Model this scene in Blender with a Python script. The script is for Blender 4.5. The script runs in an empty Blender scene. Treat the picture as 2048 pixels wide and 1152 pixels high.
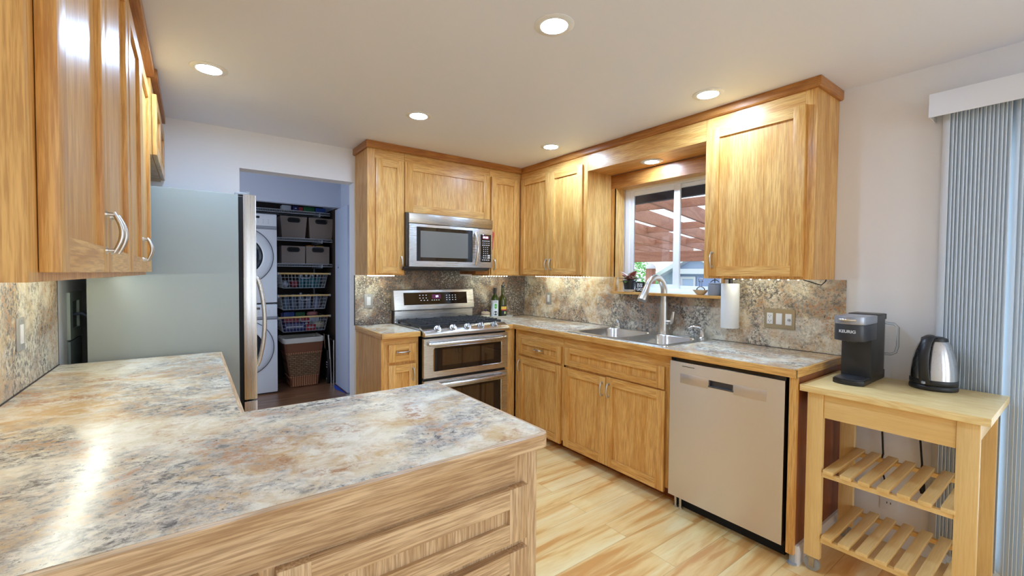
import bpy, bmesh, math, random
from mathutils import Vector, Matrix
random.seed(11)
SC = bpy.context.scene
COL = SC.collection
pi = math.pi

# ------------------------------------------------------------------ camera
def _cam():
    f, yaw, pitch, roll, h, cx, cy = 866.2995, 35.9137, 1.548, .4304, 1.3437, 1010.4203, 571.4812
    y, p, r = (math.radians(a) for a in (yaw, pitch, roll))
    fw = Vector((math.sin(y)*math.cos(p), math.cos(y)*math.cos(p), -math.sin(p)))
    rt = Vector((math.cos(y), -math.sin(y), 0)); up = rt.cross(fw)
    r2 = rt*math.cos(r)+up*math.sin(r); u2 = -rt*math.sin(r)+up*math.cos(r)
    c = bpy.data.cameras.new('camera'); o = bpy.data.objects.new('camera', c); COL.objects.link(o)
    c.sensor_fit = 'HORIZONTAL'; c.sensor_width = 36; c.lens = f*36/2048
    c.shift_x = (1024-cx)/2048; c.shift_y = -(576-cy)/2048
    c.clip_start = .02; c.clip_end = 200
    m = Matrix((r2, u2, -fw)).transposed().to_4x4(); m.translation = (0, 0, h)
    o.matrix_world = m; SC.camera = o
_cam()

# ------------------------------------------------------------------ world, exposure
W = bpy.data.worlds.new('sky'); SC.world = W; W.use_nodes = True
_bg = W.node_tree.nodes['Background']
_bg.inputs[0].default_value = (.74, .86, 1, 1); _bg.inputs[1].default_value = .56
SC.view_settings.view_transform = 'Standard'; SC.view_settings.look = 'None'
SC.view_settings.gamma = 1; SC.view_settings.use_curve_mapping = False
SC.view_settings.exposure = 2.15
SC.cycles.use_denoising = True
SC.cycles.max_bounces = 12; SC.cycles.diffuse_bounces = 6; SC.cycles.glossy_bounces = 6
SC.cycles.transmission_bounces = 10; SC.cycles.transparent_max_bounces = 16
SC.cycles.sample_clamp_indirect = 6
SC.cycles.caustics_reflective = False; SC.cycles.caustics_refractive = False
LAMP = 64.0          # strength of the recessed LED discs
STRIP = 110.0         # strength of the under-cabinet diodes

# daylight at the patio door; fill lamps at added window openings behind the camera
def area_lamp(name, loc, rot, w, h, power, col=(.86, .93, 1)):
    l = bpy.data.lights.new(name, 'AREA'); l.shape = 'RECTANGLE'; l.size = w; l.size_y = h; l.energy = power; l.color = col
    o = bpy.data.objects.new(name, l); COL.objects.link(o); o.location = loc; o.rotation_euler = rot
area_lamp('rear_fill_light', (.4, -3.45, 1.25), (pi/2, 0, 0), 1.2, 1.8, 2.5)
area_lamp('rear_fill_light', (1.975, -3.45, 1.25), (pi/2, 0, 0), 1.25, 1.8, 2.5)
area_lamp('patio_daylight', (3.25, -.55, 1.1), (0, pi/2, 0), 2.0, 1.8, 12, (.72, .86, 1))

# ------------------------------------------------------------------ main planes
R, B, L, C, U, CE = 2.849, 3.582, -.502, .914, 1.325, 2.341

# ------------------------------------------------------------------ materials
def nodes(name):
    m = bpy.data.materials.new(name); m.use_nodes = True
    nt = m.node_tree; return m, nt, nt.nodes['Principled BSDF']
def setin(b, **k):
    for a, v in k.items():
        i = b.inputs[a.replace('_', ' ')]
        i.default_value = (*v, 1) if isinstance(v, tuple) and len(v) == 3 else v
def lin(r, g, b):
    f = lambda c: c/12.92 if c <= .04045 else ((c+.055)/1.055)**2.4
    return (f(r/255), f(g/255), f(b/255))
def plain(name, col, rough=.5, metal=0, **k):
    m, nt, b = nodes(name); setin(b, Base_Color=col, Roughness=rough, Metallic=metal, **k); return m
def node(nt, t, **k):
    n = nt.nodes.new(t)
    for a, v in k.items(): setattr(n, a, v)
    return n
def noise(nt, vec, scale, detail=4, rough=.5, dist=0):
    n = node(nt, 'ShaderNodeTexNoise'); nt.links.new(vec, n.inputs['Vector'])
    n.inputs['Scale'].default_value = scale; n.inputs['Detail'].default_value = detail
    n.inputs['Roughness'].default_value = rough; n.inputs['Distortion'].default_value = dist
    return n.outputs['Fac']
def ramp(nt, fac, stops, interp='LINEAR'):
    n = node(nt, 'ShaderNodeValToRGB'); n.color_ramp.interpolation = interp
    e = n.color_ramp.elements
    while len(e) < len(stops): e.new(.5)
    for i, (p, c) in enumerate(stops):
        e[i].position = p; e[i].color = (*c, 1) if not isinstance(c, (int, float)) else (c, c, c, 1)
    nt.links.new(fac, n.inputs[0]); return n.outputs[0]
def mix(nt, fac, a, b, mode='MIX'):
    n = node(nt, 'ShaderNodeMix', data_type='RGBA', blend_type=mode)
    for s, v in ((0, fac), (6, a), (7, b)):
        if isinstance(v, (int, float)): n.inputs[s].default_value = v
        elif isinstance(v, tuple): n.inputs[s].default_value = (*v, 1)
        else: nt.links.new(v, n.inputs[s])
    return n.outputs[2]
def math_(nt, op, a, b=None):
    n = node(nt, 'ShaderNodeMath', operation=op)
    for i, v in enumerate((a, b)):
        if v is None: continue
        if isinstance(v, (int, float)): n.inputs[i].default_value = v
        else: nt.links.new(v, n.inputs[i])
    return n.outputs[0]
def coords(nt, scale=(1, 1, 1), rnd=True, off=(0, 0, 0)):
    tc = node(nt, 'ShaderNodeTexCoord'); v = tc.outputs['Object']
    if rnd:
        oi = node(nt, 'ShaderNodeObjectInfo'); a = node(nt, 'ShaderNodeVectorMath', operation='MULTIPLY_ADD')
        nt.links.new(oi.outputs['Random'], a.inputs[0]); a.inputs[1].default_value = (17, 23, 31); nt.links.new(v, a.inputs[2]); v = a.outputs[0]
    mp = node(nt, 'ShaderNodeMapping'); mp.inputs['Scale'].default_value = scale; mp.inputs['Location'].default_value = off
    nt.links.new(v, mp.inputs['Vector']); return mp.outputs[0]
def bump(nt, b, h, strength=.2, dist=.002):
    n = node(nt, 'ShaderNodeBump'); n.inputs['Strength'].default_value = strength; n.inputs['Distance'].default_value = dist
    nt.links.new(h, n.inputs['Height']); nt.links.new(n.outputs[0], b.inputs['Normal'])

def wood(name, axis, light, mid, dark, rough=.36, ring=38, ringscale=2.2, pores=.5):
    m, nt, b = nodes(name)
    i = 'xyz'.index(axis)
    s1 = [1, 1, 1]; s1[i] = .13
    s2 = [1, 1, 1]; s2[i] = .045
    v1 = coords(nt, s1); v2 = coords(nt, s2)
    n = noise(nt, v1, ringscale*2.4, 2, .5, .25)
    rings = math_(nt, 'SINE', math_(nt, 'MULTIPLY', n, ring))
    rings = math_(nt, 'MULTIPLY_ADD', rings, .5); rings.node.inputs[2].default_value = .5
    rings = math_(nt, 'POWER', rings, 1.6)
    fine = noise(nt, v2, 210, 3, .6)
    fine = ramp(nt, fine, [(.40, 0.0), (.60, 1.0)])
    broad = noise(nt, v1, 7, 3)
    f = math_(nt, 'MULTIPLY', rings, math_(nt, 'MULTIPLY_ADD', broad, .55))
    col = mix(nt, f, light, mid)
    col = mix(nt, math_(nt, 'MULTIPLY', math_(nt, 'SUBTRACT', 1.0, fine), pores), col, dark)
    nt.links.new(col, b.inputs['Base Color'])
    setin(b, Roughness=rough); b.inputs['Coat Weight'].default_value = .10; b.inputs['Coat Roughness'].default_value = .2; b.inputs['Specular IOR Level'].default_value = .4
    bump(nt, b, fine, .08, .001)
    return m
OL, OM, OD = lin(233, 184, 108), lin(213, 154, 76), lin(160, 98, 40)
OAK = {a: wood('honey oak grain '+a, a, OL, OM, OD) for a in 'xyz'}
OX, OY, OZ = OAK['x'], OAK['y'], OAK['z']
OAK_SHADE = {a: wood('shade browned oak grain '+a, a, lin(228, 198, 156), lin(202, 166, 122), lin(146, 106, 70), .45, 38, 2.2, .6) for a in 'xyz'}  # same oak as the cabinets, browned to stand for cooler, dimmer light
CR = {a: wood('darker oak moulding grain '+a, a, lin(190, 128, 62), lin(160, 98, 42), lin(120, 66, 24)) for a in 'xy'}
BIRCH = {a: wood('birch grain '+a, a, lin(238, 205, 140), lin(228, 188, 118), lin(205, 160, 92), .45, 20, 1.2, .25) for a in 'xyz'}
BUTCH = wood('birch butcher block', 'y', lin(246, 222, 160), lin(234, 200, 132), lin(214, 172, 104), .4, 60, 6, .35)
RED = wood('red brown veneer', 'z', lin(150, 84, 44), lin(124, 62, 30), lin(96, 44, 20), .4)
PERG = {a: wood('stained cedar grain '+a, a, lin(190, 134, 106), lin(168, 112, 88), lin(134, 88, 70), .7) for a in 'xyz'}

def granite(name, dark=0.0, stretch=(1, 1, 1), seed=0):
    m, nt, b = nodes(name)
    v = coords(nt, stretch, False, (seed*1.7, seed*2.3, seed*.9))
    v2 = coords(nt, stretch, False, (seed*3.1+5, seed*1.1+9, seed+2))
    v3 = coords(nt, stretch, False, (seed*2.1+15, seed*1.9+3, seed+7))
    big = noise(nt, v, 2.6, 5, .6, .7)
    rus = noise(nt, v3, 3.0, 6, .65, .9)
    patch = noise(nt, v2, 2.4+1.2*dark, 5, .58, .8)
    midn = noise(nt, v2, 13, 8, .72, .8)
    finen = noise(nt, v3, 34+38*min(1, dark*1.6), 7, .8, .4)
    finer = noise(nt, v, 62+30*dark, 6, .8, .3)
    cream, pale, tan, rust = lin(232, 222, 194), lin(243, 236, 216), lin(212, 174, 120), lin(170, 112, 66)
    grey, slate, black = lin(160, 158, 154), lin(96, 88, 84), lin(30, 26, 28)
    col = mix(nt, ramp(nt, midn, [(.42, 0.), (.56, 1.)]), cream, pale)
    tm = math_(nt, 'MULTIPLY', ramp(nt, big, [(.44, 0.), (.58, 1.)]), ramp(nt, midn, [(.42, 1.), (.60, .15)]))
    col = mix(nt, math_(nt, 'MULTIPLY', tm, .9), col, tan)
    gm = math_(nt, 'MULTIPLY', ramp(nt, patch, [(.44-.08*dark, 0.), (.56-.08*dark, 1.)]), ramp(nt, finen, [(.46, 1.), (.58, .1)]))
    col = mix(nt, math_(nt, 'MULTIPLY', gm, .7), col, grey)
    rm = math_(nt, 'MULTIPLY', ramp(nt, rus, [(.50-.06*dark, 0.), (.62-.06*dark, 1.)]), ramp(nt, finen, [(.46, 0.), (.56, 1.)]))
    col = mix(nt, math_(nt, 'MULTIPLY', rm, .8), col, rust)
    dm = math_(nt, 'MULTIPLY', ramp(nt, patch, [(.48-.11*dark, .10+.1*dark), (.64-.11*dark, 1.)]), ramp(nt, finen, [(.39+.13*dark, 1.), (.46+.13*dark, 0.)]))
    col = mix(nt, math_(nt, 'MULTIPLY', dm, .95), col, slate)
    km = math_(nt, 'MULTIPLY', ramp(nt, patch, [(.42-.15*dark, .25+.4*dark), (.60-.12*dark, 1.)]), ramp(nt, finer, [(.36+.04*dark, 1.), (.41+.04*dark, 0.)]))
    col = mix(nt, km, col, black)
    col = mix(nt, ramp(nt, finer, [(.62, 0.), (.68, .7)]), col, pale)
    nt.links.new(col, b.inputs['Base Color']); setin(b, Roughness=.23+.08*dark); b.inputs['Specular IOR Level'].default_value = .38
    bump(nt, b, noise(nt, v, 260, 2), .12, .0006)
    return m
GR_TOP = granite('granite laminate counter', .08, (.95, 1.15, 1), 8)
GR_SINK = granite('granite laminate sink counter', .25, (1.2, .95, 1), 2)
GR_BACK = granite('granite laminate splash', .46, (1, 1, 1), 3)
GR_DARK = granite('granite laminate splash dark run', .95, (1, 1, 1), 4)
GR_LEFT = granite('granite laminate left splash', .35, (1, 1, .8), 6)

def steel(name, axis, col=(.62, .61, .59), rough=.28, aniso=.75):
    m, nt, b = nodes(name); s = [1, 1, 1]; s['xyz'.index(axis)] = .012
    f = noise(nt, coords(nt, s), 420, 2, .5)
    nt.links.new(ramp(nt, f, [(.3, rough-.03), (.7, rough+.04)]), b.inputs['Roughness'])
    setin(b, Base_Color=col, Metallic=1.0); b.inputs['Anisotropic'].default_value = aniso
    tg = node(nt, 'ShaderNodeTangent', direction_type='RADIAL', axis='Z'); nt.links.new(tg.outputs[0], b.inputs['Tangent'])
    b.inputs['Anisotropic Rotation'].default_value = .25
    return m
ST_X, ST_Y, ST_Z = steel('brushed steel x', 'x'), steel('brushed steel y', 'y', (.74, .68, .58), .37, .88), steel('brushed steel z', 'z')
SINKST = plain('satin sink steel', (.68, .68, .66), .24, 1)
NICKEL = plain('brushed nickel', (.60, .57, .52), .28, 1)
CHROME = plain('chrome', (.78, .78, .78), .12, 1)
BLACKGL = plain('black glass', (.008, .008, .01), .06, 0, Coat_Weight=.5)
OVENGL = plain('oven window glass', (.03, .016, .008), .05, 0, Coat_Weight=1.0)
BLACKPL = plain('black plastic', (.014, .014, .015), .38)
SATIN = plain('satin charcoal plastic', (.035, .037, .043), .3)
RUBBER = plain('black rubber', (.01, .01, .01), .7)
IRON = plain('cast iron', (.022, .023, .025), .55)
DARK = plain('dark void', (.006, .006, .007), .8)
WHITE = plain('white plastic', (.80, .80, .79), .35)
ENAMEL = plain('white enamel', (.80, .82, .85), .22)
VINYL = plain('white vinyl', (.84, .85, .84), .35)
TRIMW = plain('white trim paint', (.78, .79, .82), .4)
GREYPL = plain('grey plastic', (.33, .35, .37), .45)
GLASS = plain('clear glass', (1, 1, 1), .0, 0, Transmission_Weight=1.0, IOR=1.45)
def paint(name, col, rough=.6, sc=260, st=.1):
    m, nt, b = nodes(name); setin(b, Base_Color=col, Roughness=rough)
    bump(nt, b, noise(nt, coords(nt, (1, 1, 1), False), sc, 2), st, .001); return m
WALL = paint('warm white wall paint', lin(234, 234, 236))
WALLB = paint('cool white laundry paint', lin(206, 212, 226))
CEIL = paint('ceiling paint', lin(236, 239, 250))
FRGREY = paint('textured grey fridge side', lin(150, 156, 150), .33, 420, .35)
def pane(name, tint=(1, 1, 1)):
    m = bpy.data.materials.new(name); m.use_nodes = True; nt = m.node_tree; nt.nodes.clear()
    o = node(nt, 'ShaderNodeOutputMaterial'); t = node(nt, 'ShaderNodeBsdfTransparent'); g = node(nt, 'ShaderNodeBsdfGlossy')
    t.inputs[0].default_value = (*tint, 1); g.inputs['Roughness'].default_value = .02
    fr = node(nt, 'ShaderNodeFresnel'); fr.inputs[0].default_value = 1.3
    x = node(nt, 'ShaderNodeMixShader'); nt.links.new(fr.outputs[0], x.inputs[0]); nt.links.new(t.outputs[0], x.inputs[1]); nt.links.new(g.outputs[0], x.inputs[2])
    nt.links.new(x.outputs[0], o.inputs[0]); return m
PANE = pane('window pane')
CLEAR = pane('clear plastic', (.93, .95, .97))
def emit(name, col, s):
    m, nt, b = nodes(name); setin(b, Base_Color=(0, 0, 0), Emission_Color=col, Emission_Strength=s); return m
LED = emit('recessed led disc', (.685, 1.025, 1.54), LAMP)
DIODE = emit('strip diode', (.93, 1, .86), STRIP)
DIGIT = emit('display digit', (.45, .5, 1), 1.2)
DIGITW = emit('display mark', (.8, .85, .9), .22)
DISPR = emit('display window', (.55, .03, .06), .12)

def floor_mat(name, a, b_, c, w=.12, ln=1.1, gs=1.0):
    m, nt, b = nodes(name)
    v = coords(nt, (1, 1, 1), False)
    br = node(nt, 'ShaderNodeTexBrick'); nt.links.new(v, br.inputs['Vector'])
    br.offset = .37; br.inputs['Scale'].default_value = 1
    br.inputs['Brick Width'].default_value = ln; br.inputs['Row Height'].default_value = w
    br.inputs['Mortar Size'].default_value = .0009; br.inputs['Mortar Smooth'].default_value = .2
    br.inputs['Color1'].default_value = (0, 0, 0, 1); br.inputs['Color2'].default_value = (1, 1, 1, 1); br.inputs['Mortar'].default_value = (.35, .35, .35, 1)
    shift = node(nt, 'ShaderNodeVectorMath', operation='MULTIPLY_ADD')
    nt.links.new(br.outputs['Color'], shift.inputs[0]); shift.inputs[1].default_value = (9, 5, 3); nt.links.new(v, shift.inputs[2])
    mp = node(nt, 'ShaderNodeMapping'); mp.inputs['Scale'].default_value = (.10, 1, 1); nt.links.new(shift.outputs[0], mp.inputs['Vector'])
    g = noise(nt, mp.outputs[0], 11*gs, 4, .55, .6)
    f2 = noise(nt, mp.outputs[0], 120, 2, .5)
    col = ramp(nt, g, [(.36, a), (.52, b_), (.62, c)])
    col = mix(nt, math_(nt, 'MULTIPLY', br.outputs['Color'], .30), col, c)
    col = mix(nt, ramp(nt, f2, [(.3, .16), (.6, 0.)]), col, c)
    col = mix(nt, math_(nt, 'MULTIPLY', br.outputs['Fac'], .5), col, lin(110, 66, 28))
    nt.links.new(col, b.inputs['Base Color']); setin(b, Roughness=.30)
    b.inputs['Coat Weight'].default_value = .15; b.inputs['Coat Roughness'].default_value = .2
    return m
FLOOR = floor_mat('light maple laminate', lin(253, 230, 172), lin(246, 208, 138), lin(220, 158, 88), .14)
FLOOR2 = floor_mat('brown laundry laminate', lin(170, 128, 96), lin(150, 106, 76), lin(116, 76, 50), .1, .9, 1.4)

# ------------------------------------------------------------------ mesh builder
ROOT = {}
class MB:
    def __init__(s): s.bm = bmesh.new()
    def _in(s, src, mi):
        for f in src.faces: f.material_index = mi
        me = bpy.data.meshes.new('t'); src.to_mesh(me); src.free(); s.bm.from_mesh(me); bpy.data.meshes.remove(me); return s
    def box(s, x0, x1, y0, y1, z0, z1, mi=0, bv=0, seg=2):
        b = bmesh.new(); bmesh.ops.create_cube(b, size=1)
        x0, x1 = sorted((x0, x1)); y0, y1 = sorted((y0, y1)); z0, z1 = sorted((z0, z1))
        bmesh.ops.scale(b, vec=(x1-x0, y1-y0, z1-z0), verts=b.verts)
        bmesh.ops.translate(b, vec=((x0+x1)/2, (y0+y1)/2, (z0+z1)/2), verts=b.verts)
        if bv: bmesh.ops.bevel(b, geom=b.edges[:], offset=bv, segments=seg, affect='EDGES', profile=.6)
        return s._in(b, mi)
    def prism(s, poly, axis, a, c, mi=0, bv=0, seg=2, smooth=False):
        b = bmesh.new()
        def P(u, v, w): return {'X': (w, u, v), 'Y': (u, w, v), 'Z': (u, v, w)}[axis]
        A = [b.verts.new(P(u, v, a)) for u, v in poly]; D = [b.verts.new(P(u, v, c)) for u, v in poly]
        n = len(poly); b.faces.new(A); b.faces.new(D[::-1])
        for i in range(n):
            f = b.faces.new((A[i], D[i], D[(i+1) % n], A[(i+1) % n])); f.smooth = smooth
        bmesh.ops.recalc_face_normals(b, faces=b.faces)
        if bv:
            es = [e for e in b.edges if (e.verts[0] in A) == (e.verts[1] in A)]
            bmesh.ops.bevel(b, geom=es, offset=bv, segments=seg, affect='EDGES', profile=.6)
        return s._in(b, mi)
    def tube(s, pts, r, mi=0, n=12, closed=False, flat=None):
        pts = [Vector(p) for p in pts]; b = bmesh.new(); N = len(pts); rings = []
        rr = r if isinstance(r, (list, tuple)) else [r]*N
        t0 = (pts[1]-pts[0]).normalized(); nrm = t0.orthogonal().normalized()
        if flat: nrm = (Vector(flat)-t0*Vector(flat).dot(t0)).normalized()
        for i in range(N):
            if closed: t = (pts[(i+1) % N]-pts[i-1]).normalized()
            else: t = (pts[min(i+1, N-1)]-pts[max(i-1, 0)]).normalized()
            nrm = (nrm-t*nrm.dot(t)).normalized(); bn = t.cross(nrm)
            k = .5 if flat else 1
            rings.append([b.verts.new(pts[i]+(nrm*math.cos(a)*k+bn*math.sin(a))*rr[i]) for a in (2*pi*j/n for j in range(n))])
        for i in range(N if closed else N-1):
            for j in range(n):
                f = b.faces.new((rings[i][j], rings[i][(j+1) % n], rings[(i+1) % N][(j+1) % n], rings[(i+1) % N][j])); f.smooth = True
        if not closed: b.faces.new(rings[0][::-1]); b.faces.new(rings[-1])
        bmesh.ops.recalc_face_normals(b, faces=b.faces)
        return s._in(b, mi)
    def cyl(s, p0, p1, r, r2=None, mi=0, n=24): return s.tube([p0, p1], [r, r if r2 is None else r2], mi, n)
    def lathe(s, prof, c, mi=0, n=32, axis='Z', squash=1):
        b = bmesh.new(); rings = []
        def P(r, h, a):
            u, v = r*math.cos(a), r*math.sin(a)*squash
            q = {'Z': (u, v, h), 'X': (h, u, v), 'Y': (u, h, v)}[axis]
            return (c[0]+q[0], c[1]+q[1], c[2]+q[2])
        for r, h in prof:
            rings.append([b.verts.new(P(max(r, 1e-5), h, 2*pi*j/n)) for j in range(n)])
        for i in range(len(prof)-1):
            for j in range(n):
                f = b.faces.new((rings[i][j], rings[i][(j+1) % n], rings[i+1][(j+1) % n], rings[i+1][j])); f.smooth = True
        if prof[0][0] > 1e-4: b.faces.new(rings[0][::-1])
        if prof[-1][0] > 1e-4: b.faces.new(rings[-1])
        bmesh.ops.recalc_face_normals(b, faces=b.faces)
        return s._in(b, mi)
    def ball(s, c, r, sc=(1, 1, 1), mi=0, sub=2):
        b = bmesh.new(); bmesh.ops.create_icosphere(b, subdivisions=sub, radius=r)
        bmesh.ops.scale(b, vec=sc, verts=b.verts); bmesh.ops.translate(b, vec=c, verts=b.verts)
        for f in b.faces: f.smooth = True
        return s._in(b, mi)
    def faces(s, vs, fs, mi=0, smooth=False):
        b = bmesh.new(); V = [b.verts.new(v) for v in vs]
        for f in fs:
            q = b.faces.new([V[i] for i in f]); q.smooth = smooth
        return s._in(b, mi)
    def text(s, body, size, place, mi=0, depth=.0006, bold=0):
        cu = bpy.data.curves.new('t', 'FONT'); cu.body = body; cu.size = size; cu.extrude = depth; cu.align_x = 'CENTER'; cu.align_y = 'CENTER'; cu.offset = bold
        o = bpy.data.objects.new('t', cu); COL.objects.link(o)
        bpy.context.view_layer.update()
        me = bpy.data.meshes.new_from_object(o.evaluated_get(bpy.context.evaluated_depsgraph_get()))
        me.transform(place); b = bmesh.new(); b.from_mesh(me); bpy.data.meshes.remove(me)
        bpy.data.objects.remove(o); bpy.data.curves.remove(cu)
        return s._in(b, mi)
    def done(s, name, mats, parent=None, loc=None, sharp=40):
        if parent is not None: loc = ROOT[parent.name]
        loc = Vector(loc or (0, 0, 0))
        me = bpy.data.meshes.new(name)
        if loc.length: bmesh.ops.translate(s.bm, vec=-loc, verts=s.bm.verts)
        s.bm.to_mesh(me); s.bm.free()
        for m in (mats if isinstance(mats, (list, tuple)) else [mats]): me.materials.append(m)
        me.set_sharp_from_angle(angle=math.radians(sharp))
        o = bpy.data.objects.new(name, me); COL.objects.link(o)
        if parent is not None: o.parent = parent
        else: o.location = loc
        ROOT[o.name] = loc
        return o
def thing(name, label, cat, loc, group=None):
    o = bpy.data.objects.new(name, None); o.empty_display_size = .05; COL.objects.link(o); o.location = loc
    ROOT[o.name] = Vector(loc); tag(o, label, cat, group); return o
def tag(o, label=None, cat=None, group=None, kind=None):
    for k, v in (('label', label), ('category', cat), ('group', group), ('kind', kind)):
        if v: o[k] = v
    return o
def solo(mb, name, label, cat, mats, loc, group=None, kind=None):
    return tag(mb.done(name, mats, None, loc), label, cat, group, kind)
def struct(mb, name, mats, label=None):
    return tag(mb.done(name, mats), label, None, None, 'structure')
def dup(root, d, label=None, rz=0):
    r = root.copy(); COL.objects.link(r); r.location = Vector(root.location)+Vector(d); r.rotation_euler.z += rz
    if label: r['label'] = label
    ROOT[r.name] = Vector(r.location)
    for ch in list(root.children):
        c = ch.copy(); COL.objects.link(c); c.parent = r
        for g in ch.children:
            e = g.copy(); COL.objects.link(e); e.parent = c
    return r
def rrect(x0, x1, y0, y1, r, n=5):
    pts = []
    for cx, cy, a in ((x1-r, y1-r, 0), (x0+r, y1-r, 90), (x0+r, y0+r, 180), (x1-r, y0+r, 270)):
        for k in range(n+1):
            t = math.radians(a+90*k/n); pts.append((cx+r*math.cos(t), cy+r*math.sin(t)))
    return pts

# boxes on a cabinet face: d0..d1 is depth inward from the plane pf
def fb(mb, face, pf, d0, d1, u0, u1, z0, z1, mi=0, bv=0):
    if face == '-X': mb.box(pf+d0, pf+d1, u0, u1, z0, z1, mi, bv)
    elif face == '+X': mb.box(pf-d1, pf-d0, u0, u1, z0, z1, mi, bv)
    else: mb.box(u0, u1, pf+d0, pf+d1, z0, z1, mi, bv)
HG = {'-X': OY, '+X': OY, '-Y': OX}
def shaker(name, parent, face, pf, u0, u1, z0, z1, w=.057, t=.019, rec=.0115, wr=None, mats=None):
    mb = MB(); wr = wr or w
    fb(mb, face, pf, 0, t, u0, u0+w, z0, z1, 0, .0015); fb(mb, face, pf, 0, t, u1-w, u1, z0, z1, 0, .0015)
    fb(mb, face, pf, .0005, t, u0+w, u1-w, z1-wr, z1, 1); fb(mb, face, pf, .0005, t, u0+w, u1-w, z0, z0+wr, 1)
    fb(mb, face, pf, rec, t-.002, u0+w-.003, u1-w+.003, z0+wr-.003, z1-wr+.003, 0)
    return mb.done(name, mats or [OZ, HG[face]], parent)
def pull(parent, face, pf, u, z, ln=.085, horiz=False, out=.026, mat=None):
    mb = MB(); pts = []
    def P(uu, zz, d):
        if face == '-X': return (pf-d, uu, zz)
        if face == '+X': return (pf+d, uu, zz)
        return (uu, pf-d, zz)
    N = 14
    for k in range(N+1):
        s = k/N-.5; d = .014+out*.55*math.cos(s*pi)
        pts.append(P(u+s*ln*1.12, z, d) if horiz else P(u, z+s*ln*1.12, d))
    rr = [.0042+.0012*math.cos((k/N-.5)*pi) for k in range(N+1)]
    mb.tube(pts, rr, 0, 10)
    for s in (-.5, .5):
        a = P(u+s*ln, z, 0) if horiz else P(u, z+s*ln, 0); c = P(u+s*ln, z, .016) if horiz else P(u, z+s*ln, .016)
        m_ = P(u+s*ln, z, .004) if horiz else P(u, z+s*ln, .004)
        mb.cyl(a, m_, .0078, .007, 0, 14); mb.cyl(m_, c, .0048, .0042, 0, 12)
    return mb.done('handle', mat or NICKEL, parent)
def carcass(name, parent, face, pf, depth, u0, u1, z0, z1, openings, mats=None):
    """cabinet box with a face frame; openings = [(u0,u1,z0,z1)] are covered by doors"""
    mb = MB(); fb(mb, face, pf, .018, depth, u0, u1, z0, z1, 0)
    fb(mb, face, pf, 0, .018, u0, u1, z0, z1, 0)
    return mb.done(name, mats or [OZ, HG[face]], parent)

# =================================================================== SETTING
T = .14                                   # outer wall thickness
mb = MB(); mb.box(L-.14, R+.14, -3.34, B+.13, -.06, 0); struct(mb, 'floor', FLOOR)
mb = MB(); mb.box(-1.6, 1.62, B+.13, 6.3, -.06, -.001); struct(mb, 'floor_laundry', FLOOR2)
mb = MB(); mb.box(L-.14, R+.14, -3.34, B+.13, CE, CE+.08); struct(mb, 'ceiling', CEIL)
mb = MB(); mb.box(-1.6, 1.62, B+.13, 6.3, 2.40, 2.48); struct(mb, 'ceiling_laundry', WALLB)
# right (sink) wall with the window hole and the patio door hole
WY0, WY1, WZ0, WZ1 = 1.475, 2.365, 1.213, 2.055
DY0, DY1, DZ1 = -1.45, .40, 2.06
mb = MB()
mb.box(R, R+T, WY1, B+.13, 0, CE); mb.box(R, R+T, WY0, WY1, 0, WZ0); mb.box(R, R+T, WY0, WY1, WZ1, CE)
mb.box(R, R+T, DY1, WY0, 0, CE); mb.box(R, R+T, DY0, DY1, DZ1, CE); mb.box(R, R+T, -3.34, DY0, 0, CE)
struct(mb, 'wall_right', WALL)
# back (stove) wall with the laundry doorway
OX0, OX1, OZ1 = .28, 1.074, 2.076
mb = MB()
mb.box(L-.14, OX0, B, B+.13, 0, CE); mb.box(OX1, R, B, B+.13, 0, CE); mb.box(OX0, OX1, B, B+.13, OZ1, CE)
struct(mb, 'wall_back', WALL)
mb = MB(); mb.box(L-.14, L, -3.2, B, 0, CE); struct(mb, 'wall_left', WALL)
# wall behind the camera, two wide openings added to let fill light in
mb = MB()
for x0, x1 in ((L, -.2), (1.0, 1.35), (2.6, R)): mb.box(x0, x1, -3.34, -3.2, 0, CE)
for x0, x1 in ((-.2, 1.0), (1.35, 2.6)): mb.box(x0, x1, -3.34, -3.2, 2.15, CE); mb.box(x0, x1, -3.34, -3.2, 0, .35)
struct(mb, 'wall_front', WALL)
# laundry walls
LX = 1.43
mb = MB(); mb.box(LX, LX+.12, B+.13, 6.3, 0, 2.48); struct(mb, 'wall_laundry_right', WALLB)
mb = MB(); mb.box(-.4, LX, 5.28, 5.36, 2.105, 2.40); mb.box(-.4, .02, 5.28, 5.36, 0, 2.105); struct(mb, 'wall_laundry_header', WALLB)
mb = MB(); mb.box(-.4, LX, 6.12, 6.22, 0, 2.40)
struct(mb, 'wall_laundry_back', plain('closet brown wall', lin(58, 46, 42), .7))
mb = MB(); mb.box(-1.6, -1.5, B+.13, 6.3, 0, .8); mb.box(-1.6, -1.5, B+.13, 6.3, 2.1, 2.48); mb.box(-1.6, -1.5, B+.13, 3.8, .8, 2.1); mb.box(-1.6, -1.5, 5.2, 6.3, .8, 2.1); mb.box(-1.5, -.4, 5.3, 5.4, 0, 2.4)  # unseen wall; its opening is added to let bluish light into the laundry
struct(mb, 'wall_laundry_left', WALLB)
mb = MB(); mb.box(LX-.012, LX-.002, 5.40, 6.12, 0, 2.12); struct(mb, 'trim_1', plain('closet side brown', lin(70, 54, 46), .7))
# folded closet door standing along the right wall
d2 = MB(); d2.box(1.385, LX-.004, 4.86, 5.36, .015, 2.085, 0, .003)
d2 = struct(d2, 'door_2', plain('pale blue white door paint', lin(206, 216, 236), .45), 'pale blue white folding closet door')
h = MB(); h.cyl((1.385, 5.23, 1.405), (1.3845, 5.23, 1.405), .012, None, 0, 16); h.cyl((1.385, 5.235, 1.43), (1.3845, 5.235, 1.43), .005, None, 0, 10); h.done('door_hole', DARK, d2)
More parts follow.
